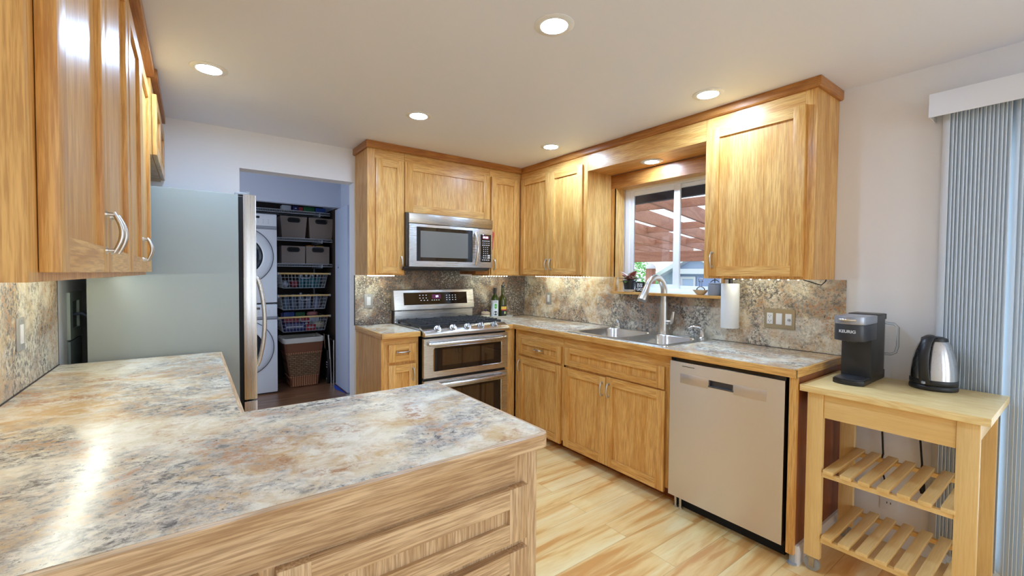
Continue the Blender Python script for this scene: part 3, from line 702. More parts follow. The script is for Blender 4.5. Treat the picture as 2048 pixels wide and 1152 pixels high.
# =================================================================== REFRIGERATOR
t = thing('refrigerator', 'tall grey sided refrigerator with stainless door', 'refrigerator', (-.1, 3.2, 0))
m_ = MB(); m_.box(-.405, .214, 2.826, 3.572, .03, 1.775, 0, .004); m_.done('body', FRGREY, t)
m_ = MB(); m_.box(.214, .236, 2.836, 3.562, .05, 1.765); m_.done('gasket', DARK, t)
for z0, z1 in ((.62, 1.778), (.05, .61)):
    m_ = MB(); m_.box(.236, .300, 2.826, 3.572, z0, z1, 0, .003); dr = m_.done('door', ST_Z, t)
    if z0 > .5:
        m_ = MB(); pts = [(.302+.042*math.sin(pi*k/18)**.7, 2.872, .80+.52*k/18) for k in range(19)]
        m_.tube(pts, .012, 0, 12); m_.done('handle', ST_Z, dr)
m_ = MB(); m_.box(.20, .27, 2.84, 2.90, 1.776, 1.79, 0, .004); m_.cyl((.262, 2.85, 1.776), (.262, 2.85, 1.796), .012); m_.done('hinge_cover', GREYPL, t)
m_ = MB()
for x in (-.35, .16):
    for y in (2.87, 3.52): m_.cyl((x, y, 0), (x, y, .03), .018)
m_.done('feet', BLACKPL, t)
# water box and hose on the wall behind it
t = thing('water_supply_box', 'recessed pale grey water box on the wall behind the refrigerator', 'utility box', (L, 3.15, 1.1))
BXM = plain('pale green grey box', lin(168, 178, 168), .5)
m_ = MB()
for q in ((2.995, 3.05, 1.0, 1.235), (3.21, 3.27, 1.0, 1.235), (3.05, 3.21, 1.0, 1.05), (3.05, 3.21, 1.19, 1.235)): m_.box(L+.001, L+.014, *q)
m_.done('frame', BXM, t)
m_ = MB(); m_.box(L+.0012, L+.003, 3.05, 3.21, 1.05, 1.19); m_.done('recess', plain('box recess', lin(120, 130, 122), .6), t)
m_ = MB(); m_.box(L+.001, L+.012, 3.0, 3.27, .3, .99, 0, .002); m_.done('cover', plain('cover grey', lin(120, 132, 134), .5), t)
m_ = MB(); m_.tube([(L+.005, 3.10, 1.12), (L+.04, 3.10, 1.125), (L+.07, 3.10, 1.10), (L+.085, 3.08, 1.04), (L+.088, 3.06, .95), (L+.088, 3.05, .70)], .008, 0, 10)
solo(m_, 'water_hose', 'blue grey hose curving from the wall box behind the refrigerator', 'hose', plain('blue grey hose', (.06, .08, .13), .4), (L+.08, 3.1, .7))

# =================================================================== SINK
t = thing('sink', 'double bowl stainless drop in sink under the window', 'sink', (2.56, 1.94, C))
rimz = C+.005
m_ = MB(); b = m_.bm
ro = rrect(2.283, 2.838, 1.523, 2.362, .03)
bowls = [rrect(2.325, 2.735, 1.915, 2.318, .075), rrect(2.325, 2.735, 1.563, 1.872, .075)]
loops = [[b.verts.new((x, y, rimz)) for x, y in lp] for lp in [ro]+bowls]
es = [b.edges.new((lp[i], lp[(i+1) % len(lp)])) for lp in loops for i in range(len(lp))]
bmesh.ops.triangle_fill(b, use_beauty=True, use_dissolve=False, edges=es)
for f in b.faces: f.normal_update(); 
for f in b.faces:
    if f.normal.z < 0: f.normal_flip()
low = [b.verts.new((v.co.x+(.003 if v.co.x > 2.5 else -.003), v.co.y+(.003 if v.co.y > 1.9 else -.003), C+.0008)) for v in loops[0]]
for i in range(len(low)): b.faces.new((loops[0][i], low[i], low[(i+1) % len(low)], loops[0][(i+1) % len(low)]))
m_.done('rim', SINKST, t)
for k, (x0, x1, y0, y1) in enumerate(((2.325, 2.735, 1.915, 2.318), (2.325, 2.735, 1.563, 1.872))):
    m_ = MB(); b = m_.bm; rows = []
    for ins, z, rr in ((0, rimz-.0002, .075), (.004, rimz-.008, .074), (.012, rimz-.15, .07), (.03, rimz-.175, .06), (.06, rimz-.182, .04)):
        rows.append([b.verts.new((x, y, z)) for x, y in rrect(x0+ins, x1-ins, y0+ins, y1-ins, rr)])
    n_ = len(rows[0])
    for r in range(len(rows)-1):
        for i in range(n_): f = b.faces.new((rows[r][i], rows[r][(i+1) % n_], rows[r+1][(i+1) % n_], rows[r+1][i])); f.smooth = True
    b.faces.new(rows[-1]); bm_ = m_.done('bowl', SINKST, t)
    m_ = MB(); m_.lathe([(.042, 0), (.042, .003), (.03, .004), (.02, .001), (0, .001)], ((x0+x1)/2, (y0+y1)/2, rimz-.182)); m_.done('drain', CHROME, bm_)
# faucet
t = thing('faucet', 'tall brushed nickel gooseneck faucet with pull down spray head', 'faucet', (2.79, 1.87, rimz))
fx, fy = 2.785, 1.872
m_ = MB(); m_.lathe([(.039, 0), (.039, .006), (.035, .012), (.034, .05), (.031, .14), (.0285, .21), (.0265, .235), (.0265, .238), (0, .238)], (fx, fy, rimz)); m_.done('body', NICKEL, t)
m_ = MB(); cz = rimz+.30; rad = .098
pts = [(fx, fy, rimz+.236), (fx, fy, rimz+.27)]+[(fx-rad+rad*math.cos(a), fy+.012*(a/pi), cz+rad*1.12*math.sin(a)) for a in [k*pi*.86/16 for k in range(17)]]
m_.tube(pts, [.0245]*2+[.0245-.0045*k/16 for k in range(17)], 0, 16); m_.done('spout', NICKEL, t)
e_ = Vector(pts[-1]); d_ = (e_-Vector(pts[-2])).normalized()
m_ = MB(); m_.tube([e_, e_+d_*.012, e_+d_*.05, e_+d_*.105, e_+d_*.112], [.0205, .0225, .026, .034, .032], 0, 18); m_.done('spray_head', NICKEL, t)
m_ = MB(); m_.cyl((fx, fy-.02, rimz+.085), (fx-.002, fy-.06, rimz+.085), .019, .018); m_.tube([(fx, fy-.052, rimz+.085), (fx+.003, fy-.066, rimz+.095), (fx+.004, fy-.072, rimz+.13), (fx+.004, fy-.076, rimz+.165)], [.017, .016, .013, .010], 0, 12); m_.done('lever', NICKEL, t)
t = thing('soap_dispenser', 'brushed nickel soap pump right of the faucet', 'soap dispenser', (2.79, 1.575, rimz))
m_ = MB(); m_.lathe([(.027, 0), (.027, .005), (.02, .012), (.019, .035), (.015, .042), (.015, .05), (.019, .056), (.019, .068), (0, .07)], (2.79, 1.58, rimz)); m_.done('body', NICKEL, t)
m_ = MB(); m_.tube([(2.79, 1.583, rimz+.064), (2.775, 1.60, rimz+.078), (2.75, 1.63, rimz+.078), (2.735, 1.648, rimz+.066)], [.008, .008, .007, .006], 0, 10); m_.done('spout', CHROME, t)
t = thing('air_gap', 'small nickel sprayer cap left of the faucet', 'sink fitting', (2.785, 2.285, rimz))
m_ = MB(); m_.lathe([(.026, 0), (.026, .006), (.019, .010), (.018, .035), (0, .036)], (2.785, 2.285, rimz)); m_.done('base', NICKEL, t)
m_ = MB(); m_.tube([(2.785, 2.285, rimz+.034), (2.78, 2.288, rimz+.055), (2.768, 2.29, rimz+.072)], [.014, .014, .010], 0, 12); m_.done('cap', CHROME, t)
m_ = MB(); m_.box(2.775, 2.80, 1.66, 1.75, rimz, rimz+.004, 0, .0015)
solo(m_, 'hole_cover', 'flat steel hole cover on the sink deck right of the faucet', 'sink fitting', SINKST, (2.785, 1.7, rimz))

# =================================================================== LIGHTS
def downlight(label, x, y, z, r=.052, ring=.080, grp='recessed ceiling lights'):
    t = thing('downlight', label, 'ceiling light', (x, y, z), grp)
    m_ = MB(); m_.lathe([(r, -.001), (r+.002, -.006), (ring-.006, -.005), (ring, -.002), (ring, -.0005)], (x, y, z), 0, 40); m_.done('trim_ring', VINYL, t)
    m_ = MB(); m_.lathe([(0, -.0042), (r-.001, -.0042), (r+.0005, -.0022), (0, -.0020)], (x, y, z), 0, 40); m_.done('diffuser', LED, t)
downlight('nearest recessed ceiling light, largest and topmost in view', 1.185, 1.316, CE)
downlight('recessed ceiling light in front of the left wall cabinets', .079, 2.604, CE)
downlight('recessed ceiling light in front of the range', 1.172, 2.566, CE)
downlight('recessed ceiling light nearest the corner cabinets', 2.281, 2.555, CE)
downlight('recessed ceiling light beside the right wall cabinet', 2.309, 1.301, CE)
downlight('recessed light in the oak soffit above the sink', 2.70, 1.935, 2.164, .046, .078, 'soffit light')
t = thing('laundry_light', 'round unlit flush light on the laundry ceiling', 'ceiling light', (.66, 4.55, 2.40))
m_ = MB(); m_.lathe([(.0, -.035), (.10, -.03), (.15, -.012), (.155, 0)], (.66, 4.55, 2.40)); m_.done('shade', GREYPL, t)

def strip(name, label, x0, x1, y0, y1, z, n):
    t = thing(name, label, 'light strip', ((x0+x1)/2, (y0+y1)/2, z), 'under cabinet light strips')
    m_ = MB(); m_.box(x0, x1, y0, y1, z-.003, z-.0005); m_.done('tape', GREYPL, t)
    m_ = MB()
    for i in range(n):
        f = (i+.5)/n
        if y1-y0 > x1-x0: c = ((x0+x1)/2, y0+(y1-y0)*f)
        else: c = (x0+(x1-x0)*f, (y0+y1)/2)
        m_.box(c[0]-.002, c[0]+.002, c[1]-.002, c[1]+.002, z-.0055, z-.003)
    m_.done('diodes', DIODE, t)
strip('light_strip', 'dotted LED strip under the two door corner cabinet', 2.70, 2.712, 2.52, 3.24, UB, 24)
strip('light_strip', 'dotted LED strip under the right single door cabinet', 2.70, 2.712, .96, 1.36, UB, 8)
strip('light_strip', 'dotted LED strip under the narrow cabinet left of the microwave', 1.13, 1.36, 3.43, 3.442, UB, 14)
strip('light_strip', 'dotted LED strip under the corner cabinet right of the microwave', 2.22, 2.52, 3.43, 3.442, UB, 10)
strip('light_strip', 'dotted LED strip under the left wall cabinets', -.34, -.328, 1.2, 2.70, UB, 50)
m_ = MB(); m_.tube([(2.706, .96, UB-.004), (2.70, .93, UB-.012), (2.705, .905, UB-.022), (2.715, .88, UB-.03), (2.73, .868, UB-.012), (2.74, .866, UB+.002)], .0028, 0, 8)
solo(m_, 'strip_cable', 'thin black and red cable drooping under the right wall cabinet', 'cable', BLACKPL, (2.70, .93, UB-.03))

# =================================================================== SWITCHES AND OUTLETS
SATPL = plain('satin steel plate', (.42, .41, .38), .45, .35)
def plate(label, face, pf, u, z, w=.073, h=.117, kind='rocker', mat=None):
    t = thing('light_switch', label, 'light switch', {'-X': (pf, u, z), '+X': (pf, u, z), '-Y': (u, pf, z)}[face])
    m_ = MB(); fb(m_, face, pf, -.006, 0, u-w/2, u+w/2, z-h/2, z+h/2, 0, .002); m_.done('plate', mat or SATPL, t)
    m_ = MB(); fb(m_, face, pf, -.009, -.005, u-.017, u+.017, z-.034, z+.034, 0, .0015); m_.done('rocker', WHITE, t)
    m_ = MB(); 
    for s in (-.047, .047): fb(m_, face, pf, -.0068, -.0055, u-.003, u+.003, z+s-.003, z+s+.003)
    m_.done('screws', CHROME, t)
plate('steel plated light switch left of the range', '-Y', B-bt, 1.188, 1.111)
plate('steel plated light switch on the splash left of the sink', '-X', R-bt, 3.19, 1.108)
plate('steel plated light switch on the left wall splash', '+X', L+bt, 2.245, 1.118, .078)
t = thing('wall_plate', 'brass toned triple plate with outlet, switch and dimmer right of the paper towels', 'wall plate', (R-bt, 1.128, 1.088))
pf = R-bt; m_ = MB(); fb(m_, '-X', pf, -.007, 0, 1.045, 1.212, 1.03, 1.147, 0, .004); m_.done('plate', plain('antique brass plate', lin(176, 160, 130), .42, .6), t)
for nm, u in (('outlet', 1.179), ('rocker', 1.1285), ('dimmer', 1.078)):
    m_ = MB(); fb(m_, '-X', pf, -.010, -.006, u-.0165, u+.0165, 1.055, 1.122, 0, .0015); s_ = m_.done(nm, WHITE, t)
    m_ = MB()
    if nm == 'outlet':
        for z in (1.073, 1.104):
            for du in (-.006, .006): fb(m_, '-X', pf, -.0105, -.0095, u+du-.001, u+du+.001, z-.002, z+.006)
            fb(m_, '-X', pf, -.0105, -.0095, u-.002, u+.002, z-.009, z-.005)
        m_.done('slots', DARK, s_)
    elif nm == 'dimmer':
        m_.cyl((pf-.010, u-.004, 1.086), (pf-.018, u-.004, 1.086), .008, .007, 0, 16); m_.done('knob', GREYPL, s_)
t = thing('wall_outlet', 'white wall outlet low behind the wooden cart', 'outlet', (R, .607, .22))
m_ = MB(); fb(m_, '-X', R, -.006, 0, .572, .642, .163, .277, 0, .002); m_.done('plate', WHITE, t)
m_ = MB()
for z in (.20, .24):
    for du in (-.007, .007): fb(m_, '-X', R, -.0068, -.0055, .607+du-.0015, .607+du+.0015, z-.004, z+.006)
m_.done('slots', DARK, t)

# =================================================================== THINGS ON THE COUNTERS
t = thing('serving_tray', 'long pale ceramic tray beside the range', 'tray', (2.38, 3.44, C+.001))
m_ = MB(); m_.prism([(x, y) for x, y in rrect(2.215, 2.56, 3.40, 3.52, .03)], 'Z', C+.001, C+.008); m_.done('base', plain('pale grey ceramic', lin(196, 190, 178), .3), t)
m_ = MB(); rows = []
for ins, z in ((.0, C+.004), (-.022, C+.024), (-.018, C+.025), (.004, C+.008)): rows.append([m_.bm.verts.new((x+(x-2.39)*(-ins*3), y, z)) for x, y in rrect(2.215, 2.56, 3.40+ins*.4, 3.52-ins*.4, .03)])
n_ = len(rows[0])
for r in range(3):
    for i in range(n_): m_.bm.faces.new((rows[r][i], rows[r][(i+1) % n_], rows[r+1][(i+1) % n_], rows[r+1][i])).smooth = True
m_.done('rim', plain('pale grey ceramic rim', lin(196, 190, 178), .3), t)
GG = plain('dark green glass', (.03, .055, .006), .06, 0, Coat_Weight=.6)
GG2 = plain('olive green glass', (.045, .05, .004), .06, 0, Coat_Weight=.6)
tz = C+.0085
t = thing('oil_bottle', 'shorter oil bottle with white label and green fruit picture', 'bottle', (2.372, 3.445, tz), 'oil bottles on the tray')
bx, by = 2.372, 3.445
m_ = MB(); m_.lathe([(.034, 0), (.037, .004), (.037, .178), (.034, .196), (.016, .222), (.013, .232), (.013, .262), (0, .262)], (bx, by, tz)); m_.done('glass', GG, t)
m_ = MB(); m_.lathe([(.0155, .232), (.0155, .285), (.013, .287), (0, .287)], (bx, by, tz)); m_.done('cap', BLACKPL, t)
def wrap(mb, c, r, a0, a1, z0, z1, mi=0, n=14):
    vs = []; 
    for k in range(n+1):
        a = a0+(a1-a0)*k/n
        for z in (z0, z1): vs.append((c[0]+r*math.cos(a), c[1]+r*math.sin(a), z))
    mb.faces(vs, [(2*k, 2*k+2, 2*k+3, 2*k+1) for k in range(n)], mi, True)
def wrapdisc(mb, c, r, a, z, rw, rh, mi=0, n=18):
    vs = [(c[0]+r*math.cos(a), c[1]+r*math.sin(a), z)]
    for k in range(n):
        th = 2*pi*k/n; aa = a+rw*math.cos(th)/r; vs.append((c[0]+r*math.cos(aa), c[1]+r*math.sin(aa), z+rh*math.sin(th)))
    mb.faces(vs, [(0, 1+k, 1+(k+1) % n) for k in range(n)], mi)
va = math.atan2(-by, -bx)
m_ = MB(); wrap(m_, (bx, by), .0374, va-1.5, va+1.2, tz+.006, tz+.168); lb = m_.done('label', plain('white paper label', (.72, .74, .74), .5), t)
m_ = MB(); wrapdisc(m_, (bx, by), .0378, va+.25, tz+.112, .014, .026); m_.done('fruit_picture', plain('leaf green print', (.10, .42, .03), .5), lb)
m_ = MB(); wrapdisc(m_, (bx, by), .0378, va+.25, tz+.045, .019, .021)
for k in range(4): wrap(m_, (bx, by), .0378, va-1.2, va-.75, tz+.13-.012*k, tz+.134-.012*k, 0, 4)
wrap(m_, (bx, by), .0378, va-.1, va+.62, tz+.15, tz+.155)
m_.done('black_seal', BLACKPL, lb)
bx2, by2 = 2.468, 3.45
t = thing('oil_bottle', 'taller dark oil bottle with yellow and red label and pour spout', 'bottle', (bx2, by2, tz), 'oil bottles on the tray')
m_ = MB(); m_.lathe([(.036, 0), (.040, .004), (.040, .165), (.036, .185), (.018, .213), (.0145, .226), (.0135, .29), (0, .29)], (bx2, by2, tz)); m_.done('glass', GG2, t)
m_ = MB(); m_.lathe([(.0155, .288), (.0155, .312), (.012, .316), (.006, .318)], (bx2, by2, tz)); m_.tube([(bx2, by2, tz+.315), (bx2, by2, tz+.33), (bx2+.01, by2-.004, tz+.345)], .004, 0, 8); m_.done('pour_spout', BLACKPL, t)
va2 = math.atan2(-by2, -bx2)+.35
m_ = MB(); wrap(m_, (bx2, by2), .0404, va2-.7, va2+.9, tz+.02, tz+.12); lb = m_.done('label', plain('black label', (.012, .014, .012), .4), t)
m_ = MB(); wrap(m_, (bx2, by2), .0408, va2-.68, va2+.88, tz+.076, tz+.106); m_.done('yellow_band', plain('yellow print', (.75, .45, .06), .5), lb)
m_ = MB(); wrap(m_, (bx2, by2), .0409, va2-.68, va2+.88, tz+.068, tz+.077); m_.done('red_band', plain('red print', (.6, .03, .03), .5), lb)
m_ = MB(); wrapdisc(m_, (bx2, by2), .0409, va2+.3, tz+.045, .009, .014); m_.done('leaf_print', plain('pale green print', (.45, .6, .2), .5), lb)
jx, jy = 2.268, 3.45
t = thing('sugar_jar', 'small cream ceramic jar with coloured bands beside the bottles', 'jar', (jx, jy, tz))
m_ = MB(); m_.lathe([(.036, 0), (.041, .004), (.043, .045), (.041, .047), (0, .047)], (jx, jy, tz)); m_.done('body', plain('cream ceramic', lin(222, 208, 170), .3), t)
m_ = MB(); m_.lathe([(.0435, .046), (.044, .05), (.043, .056), (.02, .064), (0, .065)], (jx, jy, tz)); m_.lathe([(.0437, .036), (.0439, .039), (.0437, .042)], (jx, jy, tz), 1); ld = m_.done('lid', [plain('tan ceramic lid', lin(205, 178, 138), .3), plain('maroon band', lin(110, 40, 60), .4)], t)
m_ = MB(); m_.ball((jx, jy, tz+.073), .011); m_.done('knob', plain('blue and red knob', lin(80, 50, 90), .3), ld)
# paper towels hanging under the cabinet
t = thing('paper_towel_roll', 'white paper towel roll hanging upright under the right cabinet', 'paper towel', (2.79, 1.385, 1.0))
pc = (2.775, 1.39)
m_ = MB(); m_.lathe([(.02, 0), (.051, 0), (.053, .004), (.053, .278), (.051, .282), (.02, .282)], (*pc, 1.012), 0, 40); m_.done('roll', paint('quilted paper', (.84, .85, .83), .8, 160, .4), t)
m_ = MB(); m_.cyl((*pc, 1.015), (*pc, UB-.003), .012, None, 0, 16); m_.box(pc[0]-.03, pc[0]+.03, pc[1]-.03, pc[1]+.03, UB-.007, UB-.001, 0, .002); m_.done('holder', BLACKPL, t)

# =================================================================== WINDOW SILL THINGS
sz = 1.2125; sxm = 2.79
t = thing('potted_plant', 'pot plant with burgundy and cream leaves in a black pot', 'plant', (sxm, 2.185, sz))
px_, py_ = sxm, 2.187
m_ = MB(); m_.lathe([(.038, 0), (.050, .012), (.052, .018), (.046, .017), (.036, .006), (0, .006)], (px_, py_, sz)); m_.done('saucer', plain('cream saucer', lin(232, 226, 212), .35), t)
m_ = MB(); m_.lathe([(.036, .0065), (.047, .072), (.050, .072), (.051, .09), (.047, .09), (.046, .08), (0, .08)], (px_, py_, sz)); m_.done('pot', BLACKPL, t)
rnd = random.Random(5)
LR = [plain('burgundy leaf', lin(150, 66, 58), .4), plain('cream leaf edge', lin(222, 216, 200), .4), plain('green leaf', lin(86, 120, 50), .4)]
def leaf(mb, base, az, up, ln, wd, mi):
    d = Vector((math.cos(az)*math.cos(up), math.sin(az)*math.cos(up), math.sin(up))); s = d.cross(Vector((0, 0, 1))).normalized(); n = s.cross(d)
    prof = [0, .55, .92, 1, .8, .45, .0]; N = len(prof)-1; vs = []
    for k in range(N+1):
        f = k/N; c = base+d*ln*f-Vector((0, 0, 1))*ln*.22*f*f
        for sgn in (-1, -.62, 0, .62, 1): vs.append(c+s*wd*prof[k]*sgn*.5+n*(abs(sgn)*.10*wd*prof[k]))
    fs = []; fe = []
    for k in range(N):
        for j in range(4):
            q = (5*k+j, 5*k+j+1, 5*k+j+6, 5*k+j+5); (fe if j in (0, 3) else fs).append(q)
    mb.faces(vs, fs, mi, True); mb.faces(vs, fe, 1 if mi == 0 else mi, True)
m_ = MB(); bs = Vector((px_, py_, sz+.085))
for k in range(14):
    az = 2*pi*k/14+rnd.uniform(-.2, .2)
    far = abs(math.cos(az)) < .45
    leaf(m_, bs+Vector((0, 0, .004*rnd.random())), az, rnd.uniform(.3, .45) if k % 2 else rnd.uniform(.6, .95), rnd.uniform(.115, .13)*(1.15 if far else .75), rnd.uniform(.075, .09), 0)
for k in range(6): leaf(m_, bs, 2*pi*k/6+.4, 1.0, rnd.uniform(.05, .07), .045, 0)
for k in range(4): leaf(m_, bs, (1.7, 2.2, -1.2, 3.4)[k], .05, .085, .045, 2)
m_.done('leaves', LR, t)
t = thing('desk_sign', 'small black framed sign reading GIGI on the window sill', 'sign', (sxm, 2.08, sz))
m_ = MB(); yy0, yy1, h = 2.046, 2.118, .078; x_ = 2.775
for q in ((yy0, yy0+.005, sz, sz+h), (yy1-.005, yy1, sz, sz+h), (yy0, yy1, sz, sz+.005), (yy0, yy1, sz+h-.005, sz+h)): m_.box(x_, x_+.016, *q)
m_.box(x_+.004, x_+.016, yy0, yy1, sz, sz+h); m_.done('frame', BLACKPL, t)
m_ = MB(); FX_ = lambda y, z: Matrix.Translation((x_+.0036, y, z)) @ Matrix.Rotation(-pi/2, 4, 'Z') @ Matrix.Rotation(pi/2, 4, 'X')
m_.text('GIGI', .030, FX_(2.082, sz+.022), 0, .0004, .0004)
for k, (a, c) in enumerate(((2.058, 2.076), (2.08, 2.092), (2.096, 2.106))): m_.box(x_+.0032, x_+.004, a, c, sz+.042, sz+.052)
for a, c in ((2.058, 2.079), (2.084, 2.106)): m_.box(x_+.0032, x_+.004, a, c, sz+.058, sz+.066)
m_.done('lettering', WHITE, t)
t = thing('glass_bottle', 'clear glass bottle with stopper standing in a tan bowl', 'glass bottle', (2.80, 1.603, sz+.006))
m_ = MB(); m_.lathe([(.0, .007), (.024, .007), (.027, .012), (.027, .04), (.02, .05), (.009, .058), (.008, .085), (.014, .09), (.014, .094), (.0, .112)], (2.80, 1.603, sz)); m_.done('glass', CLEAR, t)
m_ = MB(); m_.lathe([(.009, .085), (.015, .091), (.012, .098), (.016, .104), (.006, .112), (0, .113)], (2.80, 1.603, sz)); m_.done('stopper', CLEAR, t)
m_ = MB(); m_.lathe([(.022, 0), (.034, .012), (.052, .034), (.050, .035), (.031, .014), (.02, .006), (0, .006)], (2.80, 1.603, sz))
solo(m_, 'bowl', 'shallow tan bowl on the window sill under the glass bottle', 'bowl', plain('tan glazed bowl', lin(214, 196, 162), .3), (2.80, 1.603, sz))
t = thing('canister', 'grey ceramic canister with a dark twig shaped lid handle', 'canister', (2.80, 1.505, sz))
m_ = MB(); m_.prism(rrect(2.765, 2.835, 1.467, 1.542, .022), 'Z', sz, sz+.074, 0, .004, 2, True); m_.done('body', plain('grey ceramic', lin(140, 146, 156), .35), t)
m_ = MB(); m_.prism(rrect(2.767, 2.833, 1.469, 1.540, .021), 'Z', sz+.075, sz+.083, 0, .003, 2, True); ld = m_.done('lid', plain('grey ceramic lid', lin(150, 156, 166), .35), t)
m_ = MB(); m_.tube([(2.80, 1.475, sz+.088), (2.80, 1.49, sz+.1), (2.80, 1.505, sz+.104), (2.80, 1.52, sz+.099), (2.80, 1.535, sz+.086)], [.002, .003, .004, .003, .002], 0, 8); m_.cyl((2.80, 1.505, sz+.083), (2.80, 1.506, sz+.112), .003, None, 0, 8); m_.done('handle', BLACKPL, ld)

# =================================================================== CART
t = thing('kitchen_cart', 'birch kitchen cart with butcher block top and two slatted shelves', 'cart', (2.5, .51, 0))
BZ, BYm, BXm = BIRCH['z'], BIRCH['y'], BIRCH['x']
m_ = MB(); m_.box(2.256, 2.760, .216, .806, .820, .850, 0, .003); m_.done('top', BUTCH, t)
legs = {}
for (x0, x1) in ((2.275, 2.303), (2.707, 2.735)):
    for (y0, y1) in ((.718, .779), (.243, .303)):
        m_ = MB(); m_.box(x0, x1, y0, y1, .066 if y0 > .5 else 0, .819, 0, .002); legs[(x0, y0)] = m_.done('leg', BZ, t)
for x0, x1 in ((2.281, 2.299), (2.711, 2.729)): m_ = MB(); m_.box(x0, x1, .304, .717, .712, .8195, 0, .001); m_.done('apron', BYm, t)
for y0, y1 in ((.752, .77), (.252, .27)): m_ = MB(); m_.box(2.304, 2.706, y0, y1, .735, .8195, 0, .001); m_.done('apron', BXm, t)
for z in (.446, .147):
    for x0, x1 in ((2.2785, 2.2985), (2.686, 2.706)): m_ = MB(); m_.box(x0, x1, .3035, .7175, z, z+.0195, 0, .001); m_.done('shelf_rail', BYm, t)
    for k in range(7):
        m_ = MB(); y1 = .712-.0625*k; m_.box(2.268, 2.712, y1-.039, y1, z+.020, z+.037, 0, .003); m_.done('slat', BXm, t)
for x in (2.289, 2.721):
    m_ = MB(); m_.box(x-.012, x+.012, .732, .766, .058, .066); m_.box(x-.013, x-.010, .738, .760, .02, .06, 0, .001); m_.box(x+.010, x+.013, .738, .760, .02, .06, 0, .001); m_.cyl((x-.015, .749, .031), (x+.015, .749, .031), .005, None, 0, 12); cs = m_.done('caster', plain('caster bracket', (.45, .38, .28), .35, .7), t)
    m_ = MB(); m_.lathe([(.018, -.009), (.031, -.008), (.032, 0), (.031, .008), (.018, .009)], (x, .749, .0322), 0, 32, 'X'); m_.lathe([(.0, -.0085), (.022, -.0085), (.022, .0085), (0, .0085)], (x, .749, .0322), 1, 24, 'X'); m_.done('wheel', [plain('grey tyre', lin(150, 152, 148), .5), BLACKPL], cs)

# =================================================================== COFFEE MAKER
kz = .8505; ky0, ky1 = .617, .733
t = thing('coffee_maker', 'slim black single cup coffee maker with silver lid band', 'coffee maker', (2.57, .675, kz))
kf = 2.408
def rfront(x0, x1, y0, y1, bul, n=10): # plan outline, front (low x) bulging towards the camera, rounded corners
    pts = [(x1, y1)]
    for k in range(n+1):
        f = k/n; y = y1-(y1-y0)*f; pts.append((x0+bul*(1-(1-(2*f-1)**2)) if 0 < k < n else x0+bul*1.25, y))
    return pts+[(x1, y0)]
m_ = MB(); m_.prism(rfront(kf, 2.545, ky0, ky1, .02), 'Z', kz, kz+.022, 0, .002, 2); m_.box(2.54, 2.735, ky0+.002, ky1-.002, kz, kz+.02); dp = m_.done('base', BLACKPL, t)
m_ = MB(); m_.prism(rfront(kf+.004, 2.535, ky0+.004, ky1-.004, .02), 'Z', kz+.022, kz+.026, 0, .001); m_.cyl((2.465, .675, kz+.026), (2.465, .675, kz+.0275), .022, None, 0, 24); m_.done('drip_tray', SATIN, dp)
m_ = MB(); m_.box(2.532, 2.735, ky0+.001, ky1-.001, kz+.0205, kz+.311, 0, .003); m_.done('column', plain('matte black body', (.022, .022, .022), .42), t)
m_ = MB(); m_.prism(rfront(kf+.002, 2.60, ky0, ky1, .022), 'Z', kz+.200, kz+.275, 0, .003); m_.lathe([(.018, -.012), (.022, 0), (0, 0)], (2.49, .678, kz+.2)); hd = m_.done('head', SATIN, t)
m_ = MB(); m_.prism(rfront(kf+.001, 2.60, ky0-.001, ky1+.001, .022), 'Z', kz+.2755, kz+.313, 0, .004); m_.box(2.61, 2.733, ky0+.002, ky1-.002, kz+.311, kz+.316, 1, .002); ld = m_.done('lid', [plain('silver lid band', (.36, .38, .43), .3, .6), BLACKPL], t)
m_ = MB(); m_.tube([(kf-.003, .705, kz+.298), (kf-.009, .69, kz+.297), (kf-.010, .675, kz+.297), (kf-.009, .66, kz+.297), (kf-.003, .645, kz+.298)], .005, 0, 10); m_.done('lid_handle', CHROME, ld)
m_ = MB(); m_.text('KEURIG', .0185, Matrix.Translation((kf+.0014, .678, kz+.243)) @ Matrix.Rotation(-pi/2, 4, 'Z') @ Matrix.Rotation(pi/2, 4, 'X'), 0, .0008, .0004)
for v in m_.bm.verts:  # follow the bulging front
    f = (ky1-v.co.y)/(ky1-ky0); v.co.x += .022*(2*f-1)**2-.0
m_.done('lettering', plain('silver lettering', (.7, .72, .74), .4), hd)
m_ = MB(); m_.box(2.7365, 2.762, ky0+.004, ky1-.01, kz+.04, kz+.285, 0, .004); tk = m_.done('water_tank', CLEAR, t)
m_ = MB(); m_.box(2.7365, 2.764, ky0+.004, ky1-.01, kz, kz+.039, 0, .002); m_.box(2.7355, 2.764, ky0+.002, ky1-.008, kz+.286, kz+.313, 0, .003); m_.done('tank_mount', BLACKPL, t)
m_ = MB(); m_.tube([(2.755, ky0+.004, kz+.268), (2.755, ky0-.028, kz+.266), (2.755, ky0-.042, kz+.25), (2.755, ky0-.043, kz+.16), (2.755, ky0-.036, kz+.128), (2.755, ky0-.02, kz+.118), (2.755, ky0+.004, kz+.116)], .006, 0, 10); m_.done('tank_handle', CLEAR, tk)

